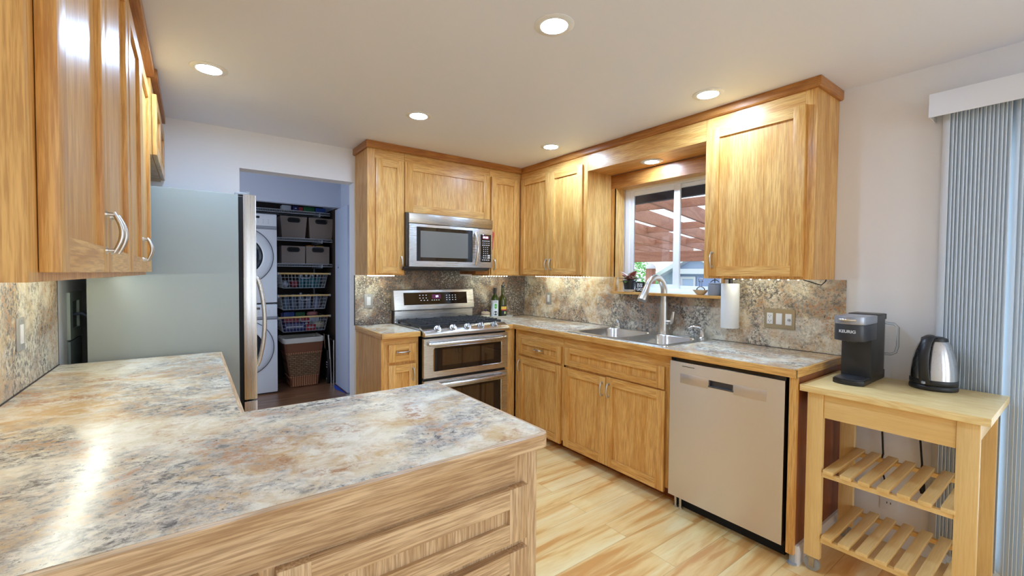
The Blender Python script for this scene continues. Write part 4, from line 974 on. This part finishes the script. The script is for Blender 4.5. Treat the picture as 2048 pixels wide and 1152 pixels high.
# =================================================================== KETTLE
kx, ky = 2.665, .432
t = thing('kettle', 'brushed steel electric kettle with black handle facing the camera', 'kettle', (kx, ky, kz))
m_ = MB(); m_.lathe([(.078, 0), (.080, .004), (.080, .016), (.077, .021), (0, .021)], (kx, ky, kz), 0, 40); m_.done('power_base', BLACKPL, t)
m_ = MB(); m_.lathe([(.076, .022), (.079, .026), (.079, .044), (.0775, .046), (0, .046)], (kx, ky, kz), 0, 40); m_.done('collar', BLACKPL, t)
m_ = MB(); m_.lathe([(.0775, .046), (.0765, .08), (.072, .12), (.064, .16), (.054, .193), (.044, .213), (.04, .217), (0, .217)], (kx, ky, kz), 0, 48); m_.done('body', steel('kettle steel', 'z', (.56, .55, .54), .24), t)
m_ = MB(); m_.lathe([(.045, .212), (.043, .224), (.03, .230), (0, .231)], (kx, ky, kz), 0, 32, 'Z'); m_.done('lid', BLACKPL, t)
ha = math.atan2(-ky, -kx)-.30
hd_ = Vector((math.cos(ha), math.sin(ha), 0))
m_ = MB(); c0 = Vector((kx, ky, kz))
prof = [(.02, .226), (.045, .232), (.070, .228), (.092, .205), (.104, .17), (.108, .13), (.105, .09), (.097, .055), (.084, .034)]
m_.tube([c0+hd_*r+Vector((0, 0, z)) for r, z in prof], [.019, .02, .020, .019, .018, .017, .017, .018, .018], 0, 14, False, hd_); h_ = m_.done('handle', BLACKPL, t)
m_ = MB(); p_ = c0+hd_*.106+Vector((0, 0, .042)); m_.tube([p_-Vector((0, 0, .008))-hd_*.004, p_-hd_*.002], [.007, .006], 0, 12); m_.done('switch', GREYPL, h_)
sp = -hd_
m_ = MB(); m_.tube([c0+sp*.045+Vector((0, 0, .17)), c0+sp*.065+Vector((0, 0, .195)), c0+sp*.075+Vector((0, 0, .212))], [.022, .018, .012], 0, 14); m_.done('spout', NICKEL, t)
# cords behind the cart
m_ = MB(); m_.tube([(2.79, .645, .853), (2.80, .645, .80), (2.815, .642, .70), (2.82, .636, .58), (2.822, .63, .45), (2.825, .64, .40), (2.835, .63, .34), (2.842, .61, .26)], .004, 0, 8); m_.box(2.825, 2.842, .595, .62, .235, .26, 0, .003)
solo(m_, 'power_cord', 'black cord of the coffee maker hanging behind the cart', 'cord', RUBBER, (2.82, .64, .24), 'black cords behind the cart')
m_ = MB(); m_.tube([(2.79, .47, .853), (2.80, .48, .80), (2.815, .492, .68), (2.82, .494, .56), (2.822, .486, .45), (2.822, .488, .38)], .004, 0, 8); m_.tube([(2.822, .488, .385), (2.822, .487, .37), (2.822, .484, .34), (2.82, .48, .31)], [.005, .011, .013, .009], 0, 10)
solo(m_, 'power_cord', 'black cord of the kettle ending in a dangling plug', 'cord', RUBBER, (2.82, .49, .31), 'black cords behind the cart')

# =================================================================== VERTICAL BLINDS
VANE = plain('blue grey vane', lin(226, 234, 240), .5)
VANE.node_tree.nodes['Principled BSDF'].inputs['Transmission Weight'].default_value = 0
t = thing('vertical_blinds', 'blue grey vertical blinds with a white valance over the patio door', 'blinds', (R, -.4, 2.07))
m_ = MB(); m_.box(2.722, 2.727, -1.55, .486, 2.068, 2.172, 0, .001); m_.box(2.727, R-.001, .481, .486, 2.068, 2.172); m_.box(2.727, R-.001, -1.55, .481, 2.166, 2.171); m_.done('valance', TRIMW, t)
m_ = MB(); m_.box(2.78, 2.83, -1.5, .47, 2.12, 2.15); m_.done('head_rail', TRIMW, t)
def vane(y, ang, ln=2.03):
    m_ = MB(); w2 = .039; N = 6; d = Vector((math.cos(ang), math.sin(ang))); n = Vector((-d.y, d.x)); poly = []
    for k in range(N+1):
        s = -1+2*k/N; q = d*w2*s+n*(.006*(1-s*s)); poly.append((2.806+q.x, y+q.y))
    poly += [(p[0]+n.x*.0012, p[1]+n.y*.0012) for p in poly[::-1]]
    m_.prism(poly, 'Z', 2.105-ln, 2.115, 0, 0, 2, True); m_.done('vane', VANE, t)
for k in range(16): vane(.440-.0122*k, .46+.03*math.sin(k*2.1))
for k in range(6): vane(.232-.0125*k, .40+.05*math.sin(k*1.7))
for k in range(18): vane(.10-.085*k, .35)

# =================================================================== LAUNDRY
def washer(z0, label, dryer):
    t = thing('dryer' if dryer else 'washing_machine', label, 'dryer' if dryer else 'washing machine', (.425, 5.7, z0))
    x0, x1, y = .085, .770, 5.375
    if dryer: h = .985
    else: h = .99
    m_ = MB(); m_.box(x0, x1, y, 6.08, z0+.012, z0+h, 0, .012); m_.done('body', ENAMEL, t)
    m_ = MB(); m_.box(x0+.03, x1-.03, y+.03, 6.0, z0, z0+.012); m_.done('foot_frame', BLACKPL, t)
    m_ = MB(); m_.box(x0+.004, x1-.004, y-.012, y+.004, z0+h-.135, z0+h-.008, 0, .006); cp = m_.done('control_panel', ENAMEL, t)
    m_ = MB(); m_.prism([(y-.001, z0+h-.17), (y-.016, z0+h-.155), (y-.016, z0+h-.137), (y-.001, z0+h-.137)], 'X', x0+.006, x1-.006); m_.done('panel_lip', plain('panel lip grey', (.30, .32, .36), .4), cp)  # grey strip along the bottom of the control panel
    m_ = MB(); m_.box(.50, .60, y-.0135, y-.012, z0+h-.055, z0+h-.03); m_.done('display', BLACKGL, cp)
    m_ = MB()
    for i in range(4):
        for j in range(3): m_.box(.53+.05*i, .542+.05*i, y-.0132, y-.012, z0+h-.105+.018*j, z0+h-.102+.018*j)
    m_.done('key_marks', GREYPL, cp)
    zc = z0+.52; c = (.425, y, zc)
    m_ = MB(); m_.lathe([(.305, 0), (.305, -.006), (.298, -.016), (.27, -.026), (.215, -.03), (.205, -.022), (.205, -.004)], c, 0, 56, 'Y'); d_ = m_.done('door', ENAMEL, t)
    m_ = MB(); m_.lathe([(.306, -.0005), (.311, -.004), (.306, -.007)], c, 0, 56, 'Y'); m_.done('door_seam', plain('seam grey', (.06, .06, .08), .4), d_)
    m_ = MB(); m_.lathe([(.206, -.006), (.19, -.024), (.17, -.012), (.12, -.03), (0, -.038)], c, 0, 48, 'Y'); m_.done('door_glass', plain('dark door glass', (.01, .014, .022), .08), d_)
washer(.002, 'white front load washing machine at the bottom of the laundry stack', False)
washer(.997, 'white front load dryer stacked on the washing machine', True)

WIRE = plain('grey coated wire', (.45, .48, .52), .4, .2)
def wire_shelf(label, x0, x1, z, y0=5.56, y1=6.10):
    t = thing('wire_shelf', label, 'shelf', ((x0+x1)/2, y1, z), 'wire closet shelves')
    m_ = MB()
    for zz in (z, z-.032): m_.tube([(x0, y0, zz), (x1, y0, zz)], .004, 0, 6)
    n = int((x1-x0)/.0175)
    for i in range(n+1):
        x = x0+(x1-x0)*i/n; m_.box(x-.0015, x+.0015, y0-.0015, y0+.0015, z-.032, z); m_.box(x-.0015, x+.0015, y0, y1, z-.0015, z+.0015)
    for yy in (5.75, 6.0): m_.tube([(x0, yy, z-.004), (x1, yy, z-.004)], .003, 0, 6)
    m_.done('wire_deck', WIRE, t)
    m_ = MB(); m_.box(x1-.12, x1-.105, y0+.02, y1, z-.05, z-.01); m_.done('bracket', WIRE, t)
wire_shelf('top wire shelf above the upper fabric bins', .10, 1.375, 2.066)
wire_shelf('middle wire shelf under the upper fabric bins', .80, 1.40, 1.745)
wire_shelf('lower wire shelf under the small fabric bins', .80, 1.40, 1.447)
BIN = plain('taupe fabric', lin(146, 132, 122), .85)
def fabric_bin(label, x0, x1, z0, z1, tap):
    y0, y1 = 5.60, 5.98
    t = thing('fabric_bin', label, 'storage bin', ((x0+x1)/2, 5.79, z0), 'fabric storage bins')
    xc = (x0+x1)/2; m_ = MB(); b = m_.bm
    hb = (x1-x0)/2-tap; ht = (x1-x0)/2
    lo = [(xc-hb, y0+tap, z0), (xc+hb, y0+tap, z0), (xc+hb, y1-tap, z0), (xc-hb, y1-tap, z0)]; hi = [(xc-ht, y0, z1), (xc+ht, y0, z1), (xc+ht, y1, z1), (xc-ht, y1, z1)]
    ii = [(xc-ht+.006, y0+.006, z1), (xc+ht-.006, y0+.006, z1), (xc+ht-.006, y1-.006, z1), (xc-ht+.006, y1-.006, z1)]; il = [(x+(.006 if x < xc else -.006), y+(.006 if y < 5.79 else -.006), z0+.006) for x, y, z in lo]
    R_ = [[b.verts.new(p) for p in q] for q in (lo, hi, ii, il)]
    for r in range(3):
        for i in range(4): b.faces.new((R_[r][i], R_[r][(i+1) % 4], R_[r+1][(i+1) % 4], R_[r+1][i]))
    b.faces.new(R_[0][::-1]); b.faces.new(R_[3]); m_.done('box', BIN, t)
    zc = z1-.042; yy = y0+tap*.2
    m_ = MB(); m_.tube([(x, yy-.004, z) for x, z in rrect(xc-.062, xc+.062, zc-.022, zc+.022, .021)], .007, 0, 8, True); hd = m_.done('handle_ring', BLACKPL, t)
    m_ = MB(); m_.prism(rrect(xc-.058, xc+.058, zc-.019, zc+.019, .018), 'Y', yy-.003, yy-.001); m_.done('handle_hole', DARK, hd)
fabric_bin('large tapered fabric bin on the upper left of the closet', .838, 1.125, 1.750, 2.002, .02)
fabric_bin('large tapered fabric bin beside the closet wall, upper right', 1.145, 1.424, 1.750, 2.002, .015)
fabric_bin('small square fabric bin, left on the lower wire shelf', .848, 1.103, 1.451, 1.655, .002)
fabric_bin('small square fabric bin, right, with orange things showing in its handle hole', 1.112, 1.378, 1.451, 1.66, .002)
GL = [plain(n, lin(*c), .5) for n, c in (('box green', (24, 96, 50)), ('box blue', (36, 74, 150)), ('box navy', (30, 34, 92)), ('box red', (150, 40, 48)), ('box orange', (220, 130, 40)), ('box teal', (50, 110, 120)), ('box white', (190, 195, 205)), ('pale pink', (205, 140, 140)), ('sponge tan', (178, 168, 140)), ('yellow glove', (225, 180, 50)))]
def carton(label, x0, x1, y0, y1, z0, z1, m, cat='box', grp=None, stripe=None):
    t = thing('carton', label, cat, ((x0+x1)/2, (y0+y1)/2, z0), grp)
    m_ = MB(); m_.box(x0, x1, y0, y1, z0, z1, 0, .002); m_.done('box', m, t)
    if stripe: m_ = MB(); m_.box(x0+.02, x1-.02, y0-.001, y0+.001, z0+(z1-z0)*.45, z0+(z1-z0)*.62); m_.done('print', stripe, t)
zt = 2.069
carton('green box on the top wire shelf', 1.09, 1.215, 5.62, 5.75, zt, zt+.06, GL[0])
carton('blue box at the right end of the top wire shelf', 1.225, 1.34, 5.62, 5.75, zt, zt+.058, GL[1])
carton('navy and white box on the top wire shelf', .975, 1.035, 5.62, 5.75, zt, zt+.06, GL[2], stripe=GL[6])
carton('red box on the top wire shelf', 1.038, 1.085, 5.62, 5.75, zt, zt+.05, GL[3])
carton('pale grey package at the left of the top wire shelf', .86, .955, 5.62, 5.75, zt, zt+.06, GL[6])
for x, n_ in ((1.18, 'orange'), (1.29, 'yellow')):
    m_ = MB(); m_.ball((x, 5.70, 1.667), .05, (1.1, .6, .22)); solo(m_, 'rubber_glove', n_+' cleaning glove lying on the right small bin', 'glove', GL[9] if n_ == 'yellow' else GL[4], (x, 5.70, 1.655))
def wire_basket(label, z0, z1, k):
    x0, x1, y0, y1 = .83, 1.345, 5.56, 6.06
    t = thing('wire_basket', label, 'wire basket', ((x0+x1)/2, 5.8, z0), 'sliding wire baskets')
    m_ = MB(); h = z1-z0; tp = .03
    def seg(a, b_): m_.tube([a, b_], .0022, 0, 5)
    nx = 13
    for i in range(nx+1):
        f = i/nx; xt = x0+(x1-x0)*f; xb = x0+tp+(x1-x0-2*tp)*f
        for yt, yb in ((y0, y0+.02), (y1, y1-.02)): seg((xt, yt, z1), (xb, yb, z0))
        seg((xb, y0+.02, z0), (xb, y1-.02, z0))
    for i in range(5):
        f = i/4; z = z0+h*f; ins = tp*(1-f); yi = .02*(1-f)
        for y in (y0+yi, y1-yi): seg((x0+ins, y, z), (x1-ins, y, z))
        for x in (x0+ins, x1-ins): seg((x, y0+yi, z), (x, y1-yi, z))
    for j in range(1, 9):
        y = y0+(y1-y0)*j/9
        for s in (0, 1): seg((x0 if s == 0 else x1, y, z1), (x0+tp if s == 0 else x1-tp, y, z0))
        seg((x0+tp, y, z0), (x1-tp, y, z0))
    m_.done('wires', WIRE, t)
    m_ = MB(); m_.cyl((x0-.02, y0-.012, z1+.006), (x1+.02, y0-.012, z1+.006), .011, None, 0, 12); rl = m_.done('rail', BIRCH['x'], t)
    m_ = MB()
    for x in (x0-.026, x1+.026): m_.box(x-.008, x+.008, y0-.025, y0+.0, z1-.008, z1+.018, 0, .002)
    m_.done('end_cap', WIRE, rl)
    m_ = MB(); m_.tube([(1.04, y0-.004, z1-.004), (1.045, y0-.004, z1-.045), (1.055, y0-.004, z1-.05), (1.135, y0-.004, z1-.05), (1.145, y0-.004, z1-.045), (1.15, y0-.004, z1-.004)], .004, 0, 8)
    m_.done('label_holder', WIRE, t)
wire_basket('top sliding wire basket with red and teal things', 1.160, 1.325, 0)
wire_basket('middle sliding wire basket with blue grey bottles', .905, 1.066, 1)
wire_basket('bottom sliding wire basket full of boxes', .645, .812, 2)
m_ = MB(); m_.box(1.30, 1.315, 6.09, 6.118, .6, 1.45); solo(m_, 'shelf_standard', 'vertical metal shelf track at the back of the closet', 'shelf track', WIRE, (1.307, 6.1, .6))
def bottle(label, x, y, z0, r, h, m, cap=None):
    t = thing('cleaning_bottle', label, 'bottle', (x, y, z0), 'bottles in the wire baskets')
    m_ = MB(); m_.lathe([(r*.95, 0), (r, .006), (r, h*.62), (r*.8, h*.74), (r*.3, h*.82), (r*.3, h*.86), (0, h*.86)], (x, y, z0), 0, 20); m_.done('body', m, t)
    m_ = MB(); m_.lathe([(r*.36, h*.84), (r*.36, h), (0, h)], (x, y, z0), 0, 16); m_.done('cap', cap or GL[6], t)
m_ = MB(); m_.ball((.99, 5.66, 1.209), .045); solo(m_, 'red_ball', 'red and white round package in the top wire basket', 'package', GL[3], (.955, 5.68, 1.163))
m_ = MB(); m_.ball((.905, 5.72, 1.202), .038); solo(m_, 'white_ball', 'white round package left in the top wire basket', 'package', GL[6], (.90, 5.72, 1.163))
for i, x in enumerate((1.075, 1.14, 1.205, 1.268)): bottle('teal bottle in the top wire basket, %s of four' % ('leftmost', 'second from left', 'third from left', 'rightmost')[i], x, 5.70+.03*(i % 2), 1.1625, .034, .16, GL[5])
for i, x in enumerate((.91, .99, 1.07, 1.16, 1.25)): bottle('blue grey bottle in the middle wire basket, %s of five' % ('leftmost', 'second from left', 'middle one', 'fourth from left', 'rightmost')[i], x, 5.70+.03*(i % 2), .9075, .038, .17+.02*(i == 2), plain('blue grey bottle %d' % i, lin(96+8*i, 118+4*i, 136+6*i), .4))
zb = .6475
carton('navy box with white print in the bottom wire basket', .875, 1.10, 5.60, 5.66, zb, zb+.10, GL[2], stripe=GL[6])
carton('red box lying on the navy box in the bottom wire basket', .88, 1.16, 5.67, 5.74, zb, zb+.145, GL[3], stripe=GL[6])
carton('red and white box in the middle of the bottom wire basket', 1.105, 1.22, 5.60, 5.66, zb, zb+.07, GL[3], stripe=GL[6])
carton('blue box standing at the back of the bottom wire basket', .89, 1.01, 5.76, 5.84, zb, zb+.215, GL[1])
carton('green box standing at the back of the bottom wire basket', 1.02, 1.13, 5.76, 5.84, zb, zb+.21, GL[0])
carton('navy carton in the left corner of the bottom wire basket', .862, .885, 5.76, 5.84, zb, zb+.21, GL[2])
m_ = MB(); m_.lathe([(.06, 0), (.068, .02), (.06, .04), (.05, .02)], (1.22, 5.80, .815)); solo(m_, 'rolled_strap', 'pink rolled strap lying in the bottom wire basket', 'roll', GL[7], (1.22, 5.80, .815))
m_ = MB(); m_.box(1.15, 1.29, 5.75, 5.86, zb, .812, 0, .004); solo(m_, 'carton', 'pale carton under the pink roll in the bottom wire basket', 'box', GL[6], (1.22, 5.8, zb))
m_ = MB(); m_.ball((1.26, 5.62, .712), .06, (1.1, .45, .7)); solo(m_, 'sponge', 'tan sponge in the right of the bottom wire basket', 'sponge', GL[8], (1.26, 5.62, .67))

# laundry hamper
def woven(name):
    m, nt, b = nodes(name); v = coords(nt, (1, 1, 1), False)
    mp = node(nt, 'ShaderNodeMapping'); mp.inputs['Rotation'].default_value = (pi/2, 0, 0); nt.links.new(v, mp.inputs['Vector'])
    br = node(nt, 'ShaderNodeTexBrick'); nt.links.new(mp.outputs[0], br.inputs['Vector'])
    for k, q in (('Scale', 1), ('Brick Width', .05), ('Row Height', .022), ('Mortar Size', .004), ('Mortar Smooth', .6)): br.inputs[k].default_value = q
    br.inputs['Color1'].default_value = (*lin(150, 118, 84), 1); br.inputs['Color2'].default_value = (*lin(128, 98, 66), 1); br.inputs['Mortar'].default_value = (*lin(84, 56, 34), 1)
    nt.links.new(br.outputs['Color'], b.inputs['Base Color']); setin(b, Roughness=.7); bump(nt, b, math_(nt, 'SUBTRACT', 1, br.outputs['Fac']), .8, .006); return m
def reed(name, sc):
    m, nt, b = nodes(name); wv = node(nt, 'ShaderNodeTexWave'); nt.links.new(coords(nt, sc, False), wv.inputs['Vector']); wv.inputs['Scale'].default_value = 1; wv.inputs['Distortion'].default_value = .6
    col = ramp(nt, wv.outputs['Fac'], [(.2, lin(120, 72, 44)), (.7, lin(186, 128, 92))]); nt.links.new(col, b.inputs['Base Color']); setin(b, Roughness=.65); bump(nt, b, wv.outputs['Fac'], .6, .004); return m
wv1 = reed('reed rows', (0, 0, 14)); wv2 = reed('reed uprights', (13, 0, 0))
t = thing('laundry_hamper', 'tall wicker laundry hamper with a white cloth liner', 'hamper', (1.06, 5.58, 0))
def hx(z): f = z/.56; return (.93-.085*f, 1.225+.055*f, 5.52-.03*f, 5.80+.05*f)
def band(name, z0, z1, m, out=0, parent=t):
    m_ = MB(); a = hx(z0); c = hx(z1); b = m_.bm
    lo = [b.verts.new((x, y, z0)) for x, y in rrect(a[0]-out, a[1]+out, a[2]-out, a[3]+out, .03)]; hi = [b.verts.new((x, y, z1)) for x, y in rrect(c[0]-out, c[1]+out, c[2]-out, c[3]+out, .03)]
    for i in range(len(lo)): b.faces.new((lo[i], lo[(i+1) % len(lo)], hi[(i+1) % len(lo)], hi[i])).smooth = True
    if z0 < .01: b.faces.new(lo[::-1])
    return m_.done(name, m, parent, sharp=60)
band('lower_weave', .002, .12, wv2); band('panel_weave', .12, .40, woven('flat woven reed')); band('upper_weave', .40, .53, wv1)
for z in (.012, .12, .40):
    m_ = MB(); a = hx(z); m_.tube([(x, y, z) for x, y in rrect(a[0]-.002, a[1]+.002, a[2]-.002, a[3]+.002, .03)], .008, 0, 8, True); m_.done('woven_band', wv2, t)
m_ = MB()
for cx_, cy_ in ((0, 2), (1, 2), (0, 3), (1, 3)):
    a = hx(.0); c = hx(.54); m_.tube([(a[cx_]+(.008 if cx_ == 0 else -.008), a[cy_]+(.008 if cy_ == 2 else -.008), .004), (c[cx_]+(.008 if cx_ == 0 else -.008), c[cy_]+(.008 if cy_ == 2 else -.008), .54)], .009, 0, 8)
m_.done('corner_reed', wv1, t)
LIN = plain('white cotton liner', lin(214, 208, 196), .9)
m_ = MB(); b = m_.bm; rows = []; nn = 6
for z, out in ((.522, .010), (.54, .012), (.572, .012), (.58, .004), (.572, -.008), (.42, -.014)):
    a = hx(z); rows.append([b.verts.new((x, y, z+(.006*math.sin(i*1.3) if z < .52 else .004*math.sin(i*.9)))) for i, (x, y) in enumerate(rrect(a[0]-out, a[1]+out, a[2]-out, a[3]+out, .035, nn))])
for r in range(5):
    for i in range(len(rows[0])): j = (i+1) % len(rows[0]); b.faces.new((rows[r][i], rows[r][j], rows[r+1][j], rows[r+1][i])).smooth = True
b.faces.new(rows[-1]); m_.done('liner', LIN, t)
# folded step stool and chair frames by the closet wall
t = thing('folding_stool', 'folded black and chrome step stool leaning by the closet wall', 'step stool', (1.33, 5.6, 0))
m_ = MB(); m_.box(1.315, 1.345, 5.46, 5.50, .004, .30, 0, .01); m_.box(1.325, 1.35, 5.52, 5.72, .06, .40, 0, .01); m_.done('steps', BLACKPL, t)
m_ = MB()
for y in (5.48, 5.70): m_.tube([(1.365, y, .0), (1.352, y, .3), (1.335, y, .585)], .011, 0, 10)
m_.tube([(1.335, 5.48, .585), (1.335, 5.70, .585)], .009, 0, 10)
for y in (5.46, 5.475): m_.tube([(1.392, y, .0), (1.392, y, .525)], .009, 0, 10)
m_.tube([(1.392, 5.46, .525), (1.385, 5.60, .525)], .009, 0, 10); m_.done('frame', CHROME, t)
m_ = MB()
for z in (.27, .30, .33): m_.box(1.312, 1.3145, 5.462, 5.498, z-.07, z-.062)
m_.done('tread_marks', WHITE, t)
m_ = MB(); m_.faces([(1.33, 5.17, .001), (1.385, 4.90, .001), (1.384, 5.36, .001), (1.36, 5.36, .001)], [(0, 1, 2, 3)]); m_.faces([(1.33, 5.17, .0016), (1.385, 4.90, .0016), (1.384, 5.36, .0016), (1.36, 5.36, .0016)], [(0, 3, 2, 1)])
solo(m_, 'masking_tape', 'strip of blue masking tape on the laundry floor', 'tape', plain('blue tape', lin(40, 80, 190), .6), (1.36, 5.2, .001))

# =================================================================== OUTSIDE
GZ = -.35
m_ = MB(); m_.box(R+T+.02, 40, -14, 40, GZ-.1, GZ); struct(m_, 'ground', plain('concrete and gravel', lin(150, 148, 140), .9))
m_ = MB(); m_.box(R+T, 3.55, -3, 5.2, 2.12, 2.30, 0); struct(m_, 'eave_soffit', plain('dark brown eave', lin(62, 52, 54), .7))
t = thing('pergola', 'stained cedar patio cover seen through the window', 'pergola', (6, 3, GZ))
ra = math.atan2(.1846, .9819); rd = Vector((math.cos(ra), math.sin(ra), -.0440)); rs = Vector((-math.sin(ra), math.cos(ra), 0))
def obox(mb, o, ax, ay, az, l, w, h, mi=0):   # oriented box from corner-centre line
    vs = []
    for a in (0, 1):
        for s, u in ((-1, 0), (1, 0), (1, 1), (-1, 1)): vs.append(o+ax*l*a+ay*w*s*.5+az*h*u)
    mb.faces(vs, [(0, 1, 2, 3), (7, 6, 5, 4), (0, 4, 5, 1), (1, 5, 6, 2), (2, 6, 7, 3), (3, 7, 4, 0)], mi)
UPV = Vector((0, 0, 1))
m_ = MB(); m_.box(3.58, 3.64, -1.5, 5.0, 2.05, 2.145); m_.done('ledger', plain('dark stained ledger', lin(66, 58, 62), .7), t)
ZR = 2.075; LEN = 5.9
starts = [2.055+.615*k for k in range(-3, 7)]
for k, y in enumerate(starts):
    m_ = MB(); o = Vector((3.62, y, ZR)); obox(m_, o, rd, rs, UPV, LEN, .042, .165); m_.done('rafter', PERG['x'], t)
for k, y in enumerate(starts[:-1]):
    for j, d in enumerate((.75, 2.35, 4.0)):
        m_ = MB(); o = Vector((3.62, y, ZR+.055))+rd*(d+.12*(k % 2))+rs*.021; obox(m_, o, rs, rd, UPV, .615*math.cos(ra)-.042, .04, .09); m_.done('blocking', PERG['y'], t)
bo = Vector((3.62, -.6, ZR-.21))+rd*(LEN-.5)
m_ = MB(); obox(m_, bo-rs*.6, rs, rd, UPV, 8.6, .10, .205); m_.done('beam', PERG['y'], t)
for d in (.3, 2.9, 6.9):
    m_ = MB(); p = bo+rs*d; obox(m_, Vector((p.x, p.y, GZ)), UPV, rs, rd, bo.z-GZ-.002, .13, .13) if False else m_.box(p.x-.065, p.x+.065, p.y-.065, p.y+.065, GZ, bo.z-.001); po = m_.done('post', PERG['z'], t)
ROOFM = bpy.data.materials.new('translucent roof panel'); ROOFM.use_nodes = True; nt = ROOFM.node_tree; nt.nodes.clear()
o_ = node(nt, 'ShaderNodeOutputMaterial'); a_ = node(nt, 'ShaderNodeBsdfTranslucent'); b_ = node(nt, 'ShaderNodeBsdfTransparent'); x_ = node(nt, 'ShaderNodeMixShader')
a_.inputs[0].default_value = (.95, .95, .95, 1); b_.inputs[0].default_value = (.95, .97, 1, 1); x_.inputs[0].default_value = .45
nt.links.new(a_.outputs[0], x_.inputs[1]); nt.links.new(b_.outputs[0], x_.inputs[2]); nt.links.new(x_.outputs[0], o_.inputs[0])
m_ = MB(); o = Vector((3.62, -.4, ZR+.15)); obox(m_, o-rs*.2, rd, rs, UPV, LEN, .0001, .004)
m_ = MB(); vs = [Vector((3.62, -.3, ZR+.167)), Vector((3.62, -.3, ZR+.167))+rd*LEN, Vector((3.62, 5.9, ZR+.167))+rd*LEN, Vector((3.62, 5.9, ZR+.167))]
m_.faces(vs+[v+UPV*.004 for v in vs], [(0, 3, 2, 1), (4, 5, 6, 7), (0, 1, 5, 4), (1, 2, 6, 5), (2, 3, 7, 6), (3, 0, 4, 7)]); m_.done('roof_panel', ROOFM, t)
# fence post with a pale cap
t = thing('fence_post', 'brown post with a white pointed cap outside the window', 'post', (7.6, 5.42, GZ))
m_ = MB(); m_.box(7.53, 7.67, 5.36, 5.50, GZ, 1.475); m_.done('post', PERG['z'], t)
m_ = MB(); m_.lathe([(.10, 1.475), (.10, 1.51), (.06, 1.56), (.02, 1.585), (0, 1.59)], (7.6, 5.43, 0), 0, 20); m_.done('cap', TRIMW, t)
# shed
t = thing('garden_shed', 'pale blue shed with white gable trim beyond the patio', 'shed', (12.5, 6.7, GZ))
def siding(name, c):
    m, nt, b = nodes(name); wv = node(nt, 'ShaderNodeTexWave'); nt.links.new(coords(nt, (0, 2.6, 0), False), wv.inputs['Vector']); wv.bands_direction = 'Y'; wv.wave_profile = 'SAW'; wv.inputs['Scale'].default_value = 1.0
    setin(b, Base_Color=c, Roughness=.6); bump(nt, b, wv.outputs['Fac'], .5, .01); return m
SH = siding('pale blue siding', lin(190, 206, 232)); SH2 = plain('deep blue siding', lin(150, 166, 205), .6)
m_ = MB(); m_.prism([(5.4, GZ), (7.95, GZ), (7.95, 1.20), (6.68, 1.86), (5.4, 1.20)], 'X', 11.5, 14); m_.done('wall', SH, t)
for ya in (8.2, 5.15):
    m_ = MB(); m_.prism([(ya, 1.07), (6.68, 1.865), (6.68, 2.0), (ya, 1.20)], 'X', 11.2, 14.1); m_.done('roof_slope', TRIMW, t)
m_ = MB(); m_.box(11.30, 11.42, 4.6, 7.28, 1.385, 1.53); m_.done('porch_beam', TRIMW, t)
m_ = MB(); m_.box(11.42, 11.5, 5.42, 6.66, GZ, 1.30); m_.done('blue_panel', SH2, t)
m_ = MB(); m_.box(11.44, 11.5, 6.76, 7.10, GZ, 1.24); dd = m_.done('door', SH, t)
m_ = MB(); m_.box(11.42, 11.5, 6.70, 6.76, GZ, 1.31); m_.box(11.42, 11.5, 7.10, 7.16, GZ, 1.31); m_.box(11.42, 11.5, 6.76, 7.10, 1.24, 1.31); m_.done('door_trim', TRIMW, dd)
for y in (4.75, 7.2): m_ = MB(); m_.box(11.31, 11.41, y-.05, y+.05, GZ, 1.384); m_.done('porch_post', TRIMW, t)
t = thing('neighbour_house', 'blue house with white fascia behind the shed', 'house', (17, 2, GZ))
m_ = MB(); m_.box(15, 20, -4, 8.0, GZ, 1.45); m_.done('wall', SH2, t)
m_ = MB(); m_.prism([(14.5, 1.45), (14.5, 1.62), (17.5, 2.1), (20.5, 1.6), (20.5, 1.45)], 'Y', -4.5, 9.5); m_.done('roof', plain('pale roof', lin(205, 212, 226), .7), t)
m_ = MB(); m_.box(14.4, 14.5, -4.5, 9.5, 1.46, 1.62); m_.done('fascia', TRIMW, t)
# tree
t = thing('garden_tree', 'bright green leafy tree left of the fence post', 'tree', (10.1, 8.05, GZ))
m_ = MB(); m_.tube([(10.1, 8.05, GZ), (10.12, 8.05, .6), (10.1, 8.07, 1.2)], [.09, .07, .04], 0, 10); m_.done('trunk', PERG['z'], t)
m_ = MB(); rn = random.Random(3); vs = []; fs = []
for k in range(2600):
    th, ph = rn.uniform(0, 2*pi), math.acos(rn.uniform(-1, 1)); r = rn.uniform(.55, 1.0)**.5
    c = Vector((10.1+.95*r*math.sin(ph)*math.cos(th), 8.05+.95*r*math.sin(ph)*math.sin(th), .95+1.05*r*math.cos(ph)))
    a = Vector((rn.uniform(-1, 1), rn.uniform(-1, 1), rn.uniform(-1, 1))).normalized(); s = a.orthogonal().normalized(); q = rn.uniform(.04, .075); n0 = len(vs)
    vs += [c-a*q, c+s*q*.5, c+a*q, c-s*q*.5]; fs.append((n0, n0+1, n0+2, n0+3))
m_.faces(vs, fs); 
LEAF = plain('fresh green leaf', lin(120, 190, 96), .5)
m_.done('crown', LEAF, t)
